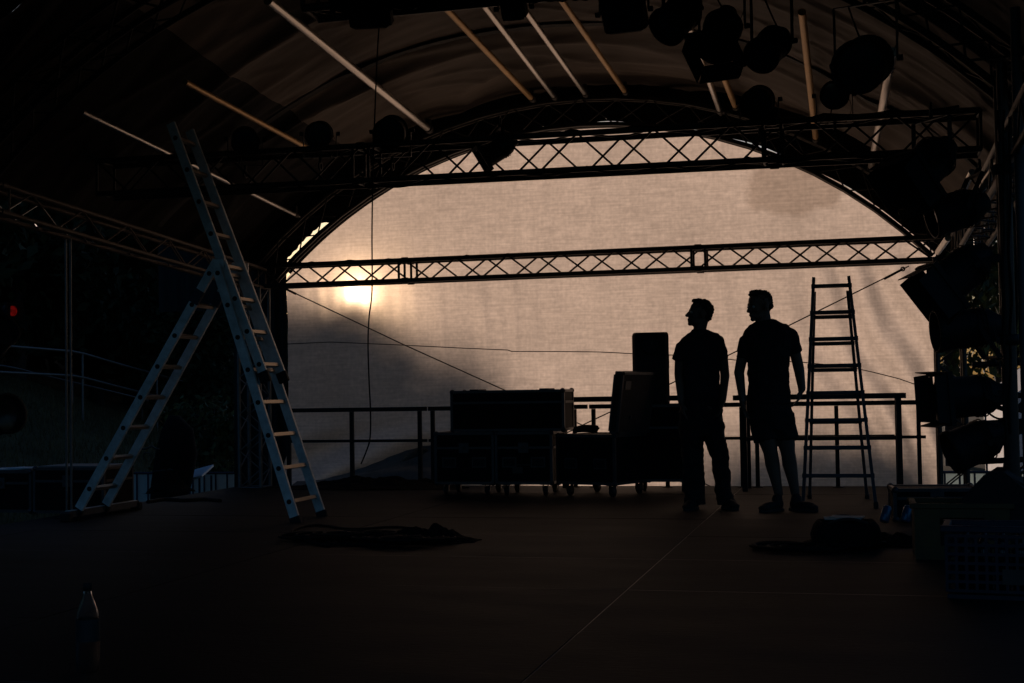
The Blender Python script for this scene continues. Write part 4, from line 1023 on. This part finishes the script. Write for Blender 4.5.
def head(b, c, f, pitch, size=1.0):
    """c: point at the chin level on the neck axis; f: facing direction (unit, horizontal)"""
    f = V(f).normalized(); s = V((-f.y, f.x, 0)); up0 = V((0, 0, 1))
    ff = f * math.cos(pitch) + up0 * math.sin(pitch); up = up0 * math.cos(pitch) - f * math.sin(pitch)
    R = Matrix((ff, s, up)).transposed(); c = V(c)
    def P(x, y, z): return c + R @ (V((x, y, z)) * size)
    def E(x, y, z, a, bb, cc): b.ell(P(x, y, z), V((a, bb, cc)) * size, 20, 14, R)
    E(-.012, 0, .145, .094, .074, .078); E(.030, 0, .100, .052, .058, .085); E(.018, 0, .045, .060, .052, .042)
    E(.064, 0, .020, .020, .022, .017); E(.070, 0, .128, .018, .046, .014); E(.055, .030, .085, .022, .022, .020); E(.055, -.030, .085, .022, .022, .020)
    b.limb([P(.080, 0, .118), P(.094, 0, .098), P(.104, 0, .080)], [.008 * size, .010 * size, .012 * size], 10)
    E(.094, .011, .076, .011, .008, .008); E(.094, -.011, .076, .011, .008, .008)
    E(.080, 0, .055, .012, .022, .007); E(.077, 0, .043, .012, .020, .008)
    for sg in (-1, 1):
        b.ell(P(-.012, sg * .076, .105), V((.026, .008, .033)) * size, 12, 8, R @ Matrix.Rotation(sg * 0.25, 3, 'Z'))
    return P, R

def person(label, x0, y0, sc, px0, py0, spec):
    root_mb = MB()
    yaw = YAW
    def Q(px, py, d=0.0): return V(((px - px0) / sc, d, (py0 - py) / sc))
    spec(root_mb, Q, label, (x0, y0))

foot = aZ(705, 509)
def man_left(_, Q, label, xy):
    body = MB(); T = MB(); J = MB(); Hh = MB()
    fdir = V((-0.99, -0.12, 0)).normalized()
    P, R = head(body, Q(701.2, 327.3), fdir, math.radians(10), 1.05)
    body.limb([P(-.030, 0, .09), Q(702.5, 333), Q(703, 345)], [.054, .055, .075], 14)
    # torso (skin) inside the shirt
    X = lambda px: Q(px, 0).x
    Z = lambda py: Q(0, py).z
    def ringset(k, hem): return [
        (X(703.5), .0, Z(329.6), .050 + k, .05 + k), (X(704.3), .0, Z(331.2), .074 + k, .06 + k), (X(706.5), .005, Z(333.4), .122 + k, .07 + k), (X(706.2), .005, Z(337), .163 + k, .085 + k), (X(704.6), .0, Z(342), .182 + k, .095 + k), (X(704.2), .0, Z(349), .172 + k, .105 + k),
        (X(704), -.005, Z(357), .152 + k, .108 + k), (X(704.3), -.005, Z(370), .140 + k, .10 + k), (X(704.3), 0, Z(385), .145 + k, .10 + k)] + hem
    body.rings(ringset(-.006, [(Q(704, 0).x, 0, Q(0, 400).z, .155, .105), (Q(703.5, 0).x, 0, Q(0, 420).z, .155, .105), (Q(703.5, 0).x, 0, Q(0, 432).z, .12, .09)]))
    T.rings(ringset(.010, [(Q(704.2, 0).x, 0, Q(0, 393).z, .163, .118), (Q(704.2, 0).x, 0, Q(0, 398.5).z, .166, .122)]))
    # arms: image left hangs straight, image right slightly bent, hands at the pockets
    L = [Q(686.5, 347.5), Q(682.8, 359, .0), Q(682, 374, .02), Q(682.7, 401, -.05)]
    body.limb(L, [.046, .043, .040, .029], 12)
    T.limb([Q(689, 345), Q(685.5, 347.5)], [.056, .056], 14); T.path([Q(686.5, 345.5), Q(683.3, 352), Q(680, 360.5)], [.057, .053, .050], 14)
    Rr = [Q(722.5, 344.5), Q(726.4, 358, .01), Q(728.4, 376, .03), Q(724, 400, -.07)]
    body.limb(Rr, [.047, .043, .040, .029], 12)
    T.limb([Q(718, 341.5), Q(721.8, 343.6)], [.055, .057], 14); T.path([Q(721, 341.5), Q(724.2, 349), Q(726.6, 360, .01)], [.058, .053, .050], 14)
    hand(body, Q(682.5, 401, -.05), (0.12, -0.30, -0.95), (0.9, 0.2, 0.1), (0.1, -0.9, 0), .18, .25)
    hand(body, Q(724, 400, -.07), (-0.28, -0.30, -0.90), (-0.9, 0.3, 0.1), (0.1, -0.9, 0), .18, .25)
    # legs
    body.limb([Q(694, 420), Q(693.5, 455), Q(695, 495)], [.085, .058, .042], 12); body.limb([Q(715, 420), Q(721, 452), Q(727, 495)], [.085, .058, .042], 12)
    J.rings([(Q(704, 0).x, 0, Q(0, 394).z, .150, .112), (Q(703.5, 0).x, 0, Q(0, 400).z, .166, .118), (Q(703, 0).x, 0, Q(0, 412).z, .182, .122), (Q(703, 0).x, 0, Q(0, 426).z, .184, .115), (Q(703.5, 0).x, 0, Q(0, 436).z, .15, .10)])
    J.limb([Q(692.5, 424), Q(693, 440), Q(693.5, 456, -.01), Q(694.5, 475)], [.102, .100, .096, .090], 14); J.path([Q(694.4, 473), Q(695.0, 488), Q(695.6, 504.5, .01)], [.090, .086, .090], 14)
    J.limb([Q(714, 424), Q(716.8, 440), Q(720.8, 458, -.01), Q(723.0, 478)], [.098, .088, .074, .070], 14); J.path([Q(722.9, 476), Q(724.3, 490), Q(726, 504.5, .01)], [.071, .070, .080], 14)
    J.ell(Q(724.0, 428), V((.034, .05, .06)))
    root = remesh(body, 'person', M['skin'], None, 0.0065)
    tag(root, 'man on the left in t-shirt and long trousers looking up to the left', 'person'); root.location = (xy[0], xy[1], 0); root.rotation_euler = (0, 0, YAW)
    remesh(T, 'tshirt', M['tshirt_navy'], root, 0.008, disp=((.012, 9, 13), (.006, 22, 30))); remesh(J, 'trousers', M['trousers'], root, 0.008, disp=((.016, 8, 9), (.009, 16, 28)))
    Hh.ell(P(-.022, 0, .158), V((.092, .081, .076)), 20, 14, R); Hh.ell(P(.024, 0, .208), V((.052, .058, .024)), 16, 10, R); Hh.ell(P(-.055, 0, .115), V((.054, .072, .062)), 16, 10, R)
    remesh(Hh, 'hair', M['hair'], root, 0.0045, 2, disp=((.010, 38, 38), (.009, 90, 70)))
    shoes(root, ((Q(694, 508.2), V((-0.45, -0.9, 0)), .27), (Q(726.5, 508.2), V((0.25, -0.97, 0)), .27)))
    eyes(root, P, R)
def eyes(root, P, R):
    for s in (-1, 1):
        b = MB(); b.ell(P(.0735, s * .030, .110), .0125, 12, 8); b.build('eye', M['eye'], root)
def shoes(root, lst):
    for (h, d, L) in lst:
        d = d.normalized(); s = V((-d.y, d.x, 0)); b = MB(); Rm = Matrix((d, s, V((0, 0, 1)))).transposed(); h = V((h.x, h.y, 0))
        b.ell(h + V((0, 0, .055)), V((.060, .045, .052)), 16, 10, Rm); b.ell(h + d * .09 + V((0, 0, .044)), V((.10, .045, .040)), 16, 10, Rm)
        b.ell(h + d * .155 + V((0, 0, .034)), V((.058, .046, .030)), 16, 10, Rm); b.limb([h + V((0, 0, .05)), h + V((0, 0, .10))], [.046, .044], 12)
        b.ell(h + d * .07 + V((0, 0, .016)), V((.142, .046, .014)), 20, 8, Rm)
        for v in b.v: v.z = max(v.z, 0.004)
        o = remesh(b, 'shoe', M['shoe'], root, 0.006, 2)
        b = MB(); n = 28; top = []; bot = []
        for i in range(n):
            t = 2 * PI * i / n; q = h + d * (.07 + .146 * math.cos(t)) + s * (.049 * math.sin(t)); bot.append(q + V((0, 0, 0.001))); top.append(q + V((0, 0, .022)))
        b._add(bot + top, [tuple(reversed(range(n))), tuple(range(n, 2 * n))] + [(i, (i + 1) % n, n + (i + 1) % n, n + i) for i in range(n)]); b.build('sole', M['sole'], o)
person('', foot.x, foot.y, F / ((foot - CAM).dot(FWD)), 705, 509, man_left)

foot2 = aZ(780, 511)
def man_right(_, Q, label, xy):
    body = MB(); T = MB(); J = MB(); Hh = MB()
    fdir = V((-0.90, -0.44, 0)).normalized()
    P, R = head(body, Q(764.8, 321.0), fdir, math.radians(-4), 1.12)
    body.limb([P(-.020, 0, .08), Q(768, 323), Q(770, 338)], [.062, .064, .085], 14)
    X = lambda px: Q(px, 0).x
    Z = lambda py: Q(0, py).z
    def ringset(k, hem): return [
        (X(770.5), 0, Z(319.6), .064 + k, .055 + k), (X(771), 0, Z(321.4), .088 + k, .06 + k), (X(772.5), .005, Z(324.8), .142 + k, .078 + k), (X(772.8), .005, Z(328), .175 + k, .092 + k), (X(772), 0, Z(334), .198 + k, .105 + k), (X(771), 0, Z(342), .195 + k, .114 + k),
        (X(771.2), -.005, Z(352), .178 + k, .118 + k), (X(771.5), -.005, Z(368), .160 + k, .11 + k), (X(771.8), 0, Z(385), .160 + k, .11 + k)] + hem
    body.rings(ringset(-.006, [(X(772), 0, Z(400), .168, .112), (X(773), 0, Z(418), .17, .11), (X(774), 0, Z(430), .13, .09)]))
    T.rings(ringset(.010, [(X(772), 0, Z(398), .174, .124), (X(772.2), 0, Z(404), .178, .128)]))
    body.limb([Q(751, 341), Q(746, 355, .0), Q(742.6, 372, .02), Q(744.0, 399, -.05)], [.050, .046, .043, .030], 12)
    T.limb([Q(755, 336.5), Q(750, 341)], [.058, .060], 14); T.path([Q(751, 338), Q(748, 346), Q(745.4, 358)], [.062, .057, .053], 14)
    body.limb([Q(794.5, 337.5), Q(799, 352, .01), Q(803, 369, .03), Q(804, 389, -.03)], [.050, .047, .045, .032], 12)
    T.limb([Q(790, 333.5), Q(795.2, 335.8)], [.058, .062], 14); T.path([Q(794, 334), Q(797, 342), Q(800.2, 353.5, .01)], [.063, .060, .055], 14)
    hand(body, Q(743.6, 399, -.05), (0.10, -0.15, -0.97), (0.9, 0.3, 0.05), (-0.3, -0.9, 0), .19, .40)
    hand(body, Q(803.8, 389, -.03), (-0.30, -0.15, -0.94), (-0.88, 0.35, 0.2), (-0.3, -0.92, 0), .195, .42)
    for (a, k, n) in ((Q(766, 425), Q(771.6, 452, -.01), Q(779.5, 494, .02)), (Q(785, 425), Q(789, 452, -.01), Q(796.2, 494, .02))):
        calf = k.lerp(n, .30) + V((0, .015, 0))
        body.limb([a, a.lerp(k, .6), k, calf, k.lerp(n, .70), n], [.088, .074, .059, .060, .044, .036], 14)
    J.rings([(X(772), 0, Z(398), .160, .115), (X(772.5), 0, Z(408), .180, .122), (X(773), 0, Z(420), .188, .124), (X(775), 0, Z(430), .17, .11)])
    J.path([Q(763.8, 415), Q(765.2, 428), Q(767.6, 441, -.01)], [.106, .104, .104], 18); J.path([Q(784, 415), Q(786.2, 428), Q(788.0, 440, -.01)], [.106, .104, .100], 18)
    root = remesh(body, 'person', M['skin'], None, 0.0065)
    tag(root, 'taller man on the right in t-shirt and knee shorts with bare calves', 'person'); root.location = (xy[0], xy[1], 0); root.rotation_euler = (0, 0, YAW)
    remesh(T, 'tshirt', M['tshirt_black'], root, 0.008, disp=((.012, 9, 13), (.006, 22, 30))); remesh(J, 'shorts', M['shorts'], root, 0.008, disp=((.014, 9, 8), (.007, 22, 20)))
    Hh.ell(P(-.022, 0, .160), V((.096, .083, .078)), 20, 14, R); Hh.ell(P(.027, 0, .205), V((.052, .060, .028)), 16, 10, R); Hh.ell(P(-.055, 0, .115), V((.054, .074, .060)), 16, 10, R)
    remesh(Hh, 'hair', M['hair'], root, 0.0045, 2, disp=((.010, 38, 38), (.009, 90, 70)))
    shoes(root, ((Q(777.5, 511), V((-0.75, -0.6, 0)), .28), (Q(796.5, 511), V((0.62, -0.75, 0)), .28)))
    eyes(root, P, R)
person('', foot2.x, foot2.y, F / ((foot2 - CAM).dot(FWD)), 780, 511, man_right)

# ------------------------------------------------------------------ outside: fence, board, tent, handrail, grass, trees
fx = [(-9.4 + 2.0 * i) for i in range(7)]
for i, x in enumerate(fx):
    lb = 'white panelled barrier with dark posts on the ground behind the stage'
    if i == 0:
        bar0 = thing('barrier_fence', lb, 'barrier', (x, 16.3, gz(x, 16.3)), 0, 'white barriers in a row behind the stage')
        b = MB(); b.box((1.0, 0, 0.52), (1.96, 0.02, 0.68)); b.build('panel', M['white_panel'], bar0)
        for k in range(13):
            b = MB(); b.tube((0.03 + k * 1.94 / 12, -0.03, 0.06), (0.03 + k * 1.94 / 12, -0.03, 0.86), 0.012, 8); b.build('bar', M['navy_post'], bar0)
        b = MB(); b.tube((0.02, -0.03, 0.87), (1.98, -0.03, 0.87), 0.016, 8); b.build('top_rail', M['navy_post'], bar0)
        b = MB(); b.bar((0.4, -0.3, 0.02), (0.4, 0.3, 0.02), 0.05, 0.03); b.bar((1.6, -0.3, 0.02), (1.6, 0.3, 0.02), 0.05, 0.03); b.build('foot', M['navy_post'], bar0)
    else: dup(bar0, (x, 16.3, bar0.location.z), 0)
q = aY(198, 474, 15.9)
tb = thing('folding_table', 'pale blue table top tilted beyond the white barriers', 'table', (q.x, 15.7, -0.9), math.radians(10))
R = Matrix.Rotation(math.radians(-14), 3, 'Y') @ Matrix.Rotation(math.radians(10), 3, 'X')
b = MB(); b.box((0.05, 0, 0.93), (0.36, 0.6, 0.03), R, 0.006); b.build('table_top', M['board'], tb)
for sx in (-1, 1):
    for sy in (-1, 1): b = MB(); b.tube((0.05 + sx * 0.14, sy * 0.25, 0), (0.05 + sx * 0.14, sy * 0.25, 0.90 + (.03 if sx < 0 else -.03) + 0.03), 0.014, 8); b.build('leg', M['navy_post'], tb)
q = aY(178, 480, 12.9)
heap('covered_pile', 'black covered pile with a slanting strap behind the tall ladder', (aY(165, 470, 13.2).x, 13.3, 0), 0.22, 0.2, 0.22, M['darkcloth'], 12.0, 'pile')
# black tarp covered machine beyond the stage edge with pale marks
q = aY(170, 432, 15.2)
mc = thing('covered_machine', 'bulky dark covered machine with faint pale marks beyond the stage', 'machine', (q.x, 15.2, -0.9))
b = MB(); b.rings([(-.05, 0, 0, .20, .22), (-.05, 0, .5, .20, .22), (0.0, 0, .85, .24, .26), (0.10, 0, 1.2, .25, .26), (0.10, 0, 1.50, .19, .20), (0.06, 0, 1.68, .06, .06)], 26)
for v in b.v: v += V((noise.noise(v * 3) * .07, noise.noise(v * 3 + V((5, 0, 0))) * .05, 0))
b.build('cover', M['darkcloth'], mc)
b = MB(); b.path([V((-0.25 + i * .05, -0.37 - .02 * math.sin(i), 1.30 + .02 * math.sin(i * 2))) for i in range(7)], 0.012, 6); b.path([V((-.02 + i * .045, -0.40, 1.02 + .012 * math.sin(i * 3) + i * .004)) for i in range(7)], 0.008, 6); b.path([V((-.1 + .05 * math.cos(i), -0.39, 1.20 + .05 * math.sin(i))) for i in range(5)], 0.008, 6)
b.build('pale_mark', M['alu_dark'], mc)
# white tent right
tn = thing('white_tent', 'white canvas tent seen behind the right column of lamps', 'tent', (2.0, 19.0, -0.9))
b = MB(); W_, D_, e, rg = 3.6, 4.0, 1.75, 3.1
b.prism([(0, 0), (W_, 0), (W_, e), (W_ / 2, rg), (0, e)], 0, D_); b.build('canvas', M['canvas'], tn)
b = MB()
for x in (0, W_):
    for y in (0, D_): b = MB(); b.tube((x, y - .02, 0), (x, y - .02, e), 0.03, 8); b.build('pole', M['galv'], tn)
b = MB(); b.box((W_ / 2, -0.012, e - 0.16), (W_ - .04, 0.02, 0.30)); b.build('valance', M['canvas'], tn)

# handrail up the bank
rp = [(18.0, 2.02), (21.0, 2.0), (24.2, 1.94), (25.5, 1.76), (29.2, 1.28), (32.6, 0.80), (37.0, 0.20)]
def rzt(y):
    for (a, za), (b_, zb) in zip(rp, rp[1:]):
        if a <= y <= b_: return za + (zb - za) * (y - a) / (b_ - a)
    return rp[-1][1]
hr = thing('handrail', 'long grey tubular handrail descending the grass bank at left', 'handrail', (-15, 18, gz(-15, 18)))
for dz, nm in ((0, 'top_rail'), (-0.48, 'mid_rail')):
    b = MB(); b.path([V((-15, 18 + 0.5 * i, rzt(18 + 0.5 * i) + dz)) for i in range(38)], 0.026, 8); b.build(nm, M['galv'], hr, True)
for k in range(7):
    y = 18.4 + 3.0 * k; b = MB(); b.tube((-15, y, min(gz(-15, y), rzt(y) - 0.9) - 0.1), (-15, y, rzt(y)), 0.026, 8); b.build('post', M['galv'], hr, True)
hr2 = thing('handrail', 'second grey handrail farther up the bank behind the first', 'handrail', (-16.6, 18, gz(-16.6, 18)))
b = MB(); b.path([V((-16.6, 18 + 0.5 * i, rzt(18 + 0.5 * i) - .25)) for i in range(38)], 0.024, 8); b.build('top_rail', M['galv'], hr2, True)
for k in range(7):
    y = 17.6 + 3.0 * k
    if y < 18: y = 18.2
    b = MB(); b.tube((-16.6, y, min(gz(-16.6, y), rzt(y) - 0.9) - 0.1), (-16.6, y, rzt(y) - .25), 0.024, 8); b.build('post', M['galv'], hr2, True)

# grass blades on the bank
rnd = random.Random(21); b = MB(); vs = []; fs = []
for k in range(26000):
    y = rnd.uniform(13, 30); x = -y * rnd.uniform(0.47, 0.74) + rnd.uniform(-.5, .5)
    if x > -7.6: continue
    z = gz(x, y); h = rnd.uniform(.05, .16); a = rnd.random() * PI; w = .012
    dx, dy = math.cos(a) * w, math.sin(a) * w; lx_, ly_ = rnd.uniform(-.06, .06), rnd.uniform(-.06, .06); o = len(vs)
    vs += [V((x - dx, y - dy, z - .02)), V((x + dx, y + dy, z - .02)), V((x + lx_, y + ly_, z + h))]; fs.append((o, o + 1, o + 2))
b._add(vs, fs); o = b.build('grass', M['grass']); struct(o, 'stuff')

def make_tree(name, label, h, cr, seed, m, leaves, leaf, group, low=0.25, cat='tree'):
    rnd = random.Random(seed); root = thing(name, label, cat, (0, 0, 0), 0, group)
    b = MB(); n = 9
    tr = [V((0.25 * noise.noise(V((i * .5, seed, 0))) * i / n * 2, 0.25 * noise.noise(V((i * .5, seed, 5))) * i / n * 2, h * .85 * i / n)) for i in range(n + 1)]
    r0 = 0.028 * h; b.path(tr, [r0 * (1 - .8 * i / n) + .01 for i in range(n + 1)], 10)
    clumps = []
    for k in range(26):
        i = rnd.randint(2, n); p = tr[i]; a = rnd.random() * 2 * PI; zf = p.z / h
        rad = cr * (0.45 + 0.55 * math.sin(PI * min(1, max(0.08, (zf - low) / (1.02 - low))))) * rnd.uniform(.45, 1.0)
        q = p + V((math.cos(a) * rad, math.sin(a) * rad, rnd.uniform(-.05, .16) * h))
        b.path([p, p.lerp(q, .5) + V((0, 0, .05 * h * rnd.random())), q], [r0 * .28, r0 * .18, r0 * .07], 6)
        if q.z > low * h: clumps.append((q, cr * rnd.uniform(.25, .48)))
    for k in range(10):
        q = V((rnd.gauss(0, .3) * cr, rnd.gauss(0, .3) * cr, h * rnd.uniform(low + .1, 1))); clumps.append((q, cr * rnd.uniform(.3, .5)))
    b.build('trunk', M['bark'], root)
    c = MB(); vs = []; fs = []
    for k in range(leaves):
        q, r = clumps[rnd.randrange(len(clumps))]
        d = V((rnd.gauss(0, 1), rnd.gauss(0, 1), rnd.gauss(0, .8))); d.normalize(); p = q + d * r * rnd.random() ** .45
        a = V((rnd.gauss(0, 1), rnd.gauss(0, 1), rnd.gauss(0, 1))).normalized(); e = a.cross(d if abs(a.dot(d)) < .95 else V((1, 0, 0))).normalized(); g = a.cross(e)
        s = leaf * rnd.uniform(.6, 1.3); o = len(vs)
        vs += [p - e * s, p + g * s * .5 + a * s * .1, p + e * s, p - g * s * .5 + a * s * .1]; fs.append((o, o + 1, o + 2, o + 3))
    c._add(vs, fs); c.build('crown', m, root)
    return root
t0_ = 0
LB = 'dense dark tree in the wood above the grass bank'
GB = 'dark trees above the grass bank'
t1 = make_tree('broadleaf_tree', LB, 7.5, 2.6, 1, M['leaf_dark'], 6500, .20, GB, .08)
t2 = make_tree('broadleaf_tree', LB, 9.0, 2.9, 2, M['leaf_dark'], 7500, .20, GB, .08)
t1.location = (-19.5, 25, gz(-19.5, 25)); t2.location = (-21.0, 29.5, gz(-21, 29.5))
rnd = random.Random(4)
for (x, y, k) in ((-17.3, 22.2, 0), (-18.6, 27.5, 1), (-19.6, 32.5, 0), (-20.8, 36.5, 1), (-23.5, 33, 0), (-24.5, 27, 1), (-22.5, 23, 0), (-21.5, 40.5, 0), (-25, 38, 1), (-28, 32, 0), (-24, 44, 1), (-29, 41, 1), (-27, 24, 1), (-22.5, 19.5, 0), (-25.5, 46.0, 0), (-26, 50, 1)):
    dup((t1, t2)[k], (x, y, gz(x, y) - .2), rnd.random() * 6, rnd.uniform(.85, 1.2))
for (x, y, sc_) in ((-16.6, 33.5, .55), (-17.8, 37.5, .6), (-14.8, 28.5, .5), (-18.6, 42, .55)): dup(t1, (x, y, gz(x, y) - .2), x, sc_)
# shrubs behind the backdrop: their shade falls on its lower left
LS = 'dense shrub on the flat ground behind the backdrop'
GS = 'shrubs behind the backdrop'
SUN_AZ, SUN_EL = math.radians(19.3), math.radians(3.85)
SD = V((-math.sin(SUN_AZ) * math.cos(SUN_EL), math.cos(SUN_AZ) * math.cos(SUN_EL), math.sin(SUN_EL)))
s1 = make_tree('shrub', LS, 2.2, 0.85, 31, M['leaf'], 8500, .07, GS, .02, 'shrub')
first = True
def shade(px, py, dist, top, sc=None):
    """a shrub whose top stands on the sun line through this point of the backdrop"""
    global first
    p = aY(px, py, CY) + SD * dist
    g = gz(p.x, p.y); h = (p.z - g) / 2.30
    if first: s1.location = (p.x, p.y, g); s1.scale = (h * .95, h * .95, h); first = False; s1.rotation_euler = (0, 0, px)
    else:
        o = dup(s1, (p.x, p.y, g), px * 1.7); o.scale = (h * .95, h * .95, h)
for (x, y, d) in ((274, 316, 40), (264, 318, 46), (268, 345, 34), (262, 395, 30), (276, 395, 36), (288, 312, 54), (304, 322, 60), (322, 330, 56), (340, 336, 62), (358, 344, 55), (376, 356, 60), (394, 372, 56), (412, 392, 62), (430, 414, 55), (450, 440, 60), (312, 350, 50), (345, 365, 52), (380, 400, 48), (330, 400, 40), (400, 430, 44), (470, 470, 50), (800, 452, 44), (770, 458, 47), (835, 460, 45), (745, 468, 42), (865, 466, 46), (815, 462, 40), (785, 464, 41)):
    shade(x, y, d, 0)
# bush by the rear left tower, trees on the right
bs = make_tree('shrub', 'leafy green shrub below the handrail left of the rear tower', 1.9, 0.75, 51, M['leaf'], 3200, .06, None, .02, 'shrub')
q = aY(214, 436, 18.0); bs.location = (q.x, 18, gz(q.x, 18))
LR = 'leafy tree with sky gaps behind the right tower'
GR = 'trees behind the right tower'
r1 = make_tree('broadleaf_tree', LR, 8.0, 2.4, 71, M['leaf'], 3600, .12, GR, .12)
r1.location = (3.9, 25, -.9)
for (x, y, s) in ((2.9, 28.5, .95), (6.2, 27, 1.1), (4.8, 32, 1.2), (8.5, 31, 1.2), (2.2, 33.5, 1.0)): dup(r1, (x, y, -.9), x * 2, s)

# ------------------------------------------------------------------ light
w = bpy.data.worlds.new('World'); scn.world = w; w.use_nodes = True
nt = w.node_tree; bg_ = nt.nodes['Background']; sky = nt.nodes.new('ShaderNodeTexSky'); sky.sky_type = 'NISHITA'
sky.sun_disc = False; sky.sun_elevation = SUN_EL; sky.sun_rotation = -SUN_AZ
sky.air_density = 1.0; sky.dust_density = 2.0; sky.ozone_density = 4.0
nt.links.new(sky.outputs[0], bg_.inputs['Color']); bg_.inputs['Strength'].default_value = 0.105
sl = bpy.data.lights.new('sun', 'SUN'); sl.energy = 3.35; sl.angle = math.radians(0.7); sl.color = (1.0, 0.76, 0.60)
so = bpy.data.objects.new('sun', sl); COL.objects.link(so); so.rotation_euler = (-SD).to_track_quat('-Z', 'Y').to_euler(); so.location = SD * 60

scn.view_settings.view_transform = 'Standard'; scn.view_settings.look = 'None'; scn.view_settings.exposure = -0.35; scn.view_settings.gamma = 1
scn.cycles.use_denoising = True
scn.cycles.max_bounces = 8; scn.cycles.diffuse_bounces = 4; scn.cycles.transparent_max_bounces = 8
scn.cycles.caustics_refractive = False; scn.cycles.caustics_reflective = False
scn.cycles.sample_clamp_indirect = 4.0
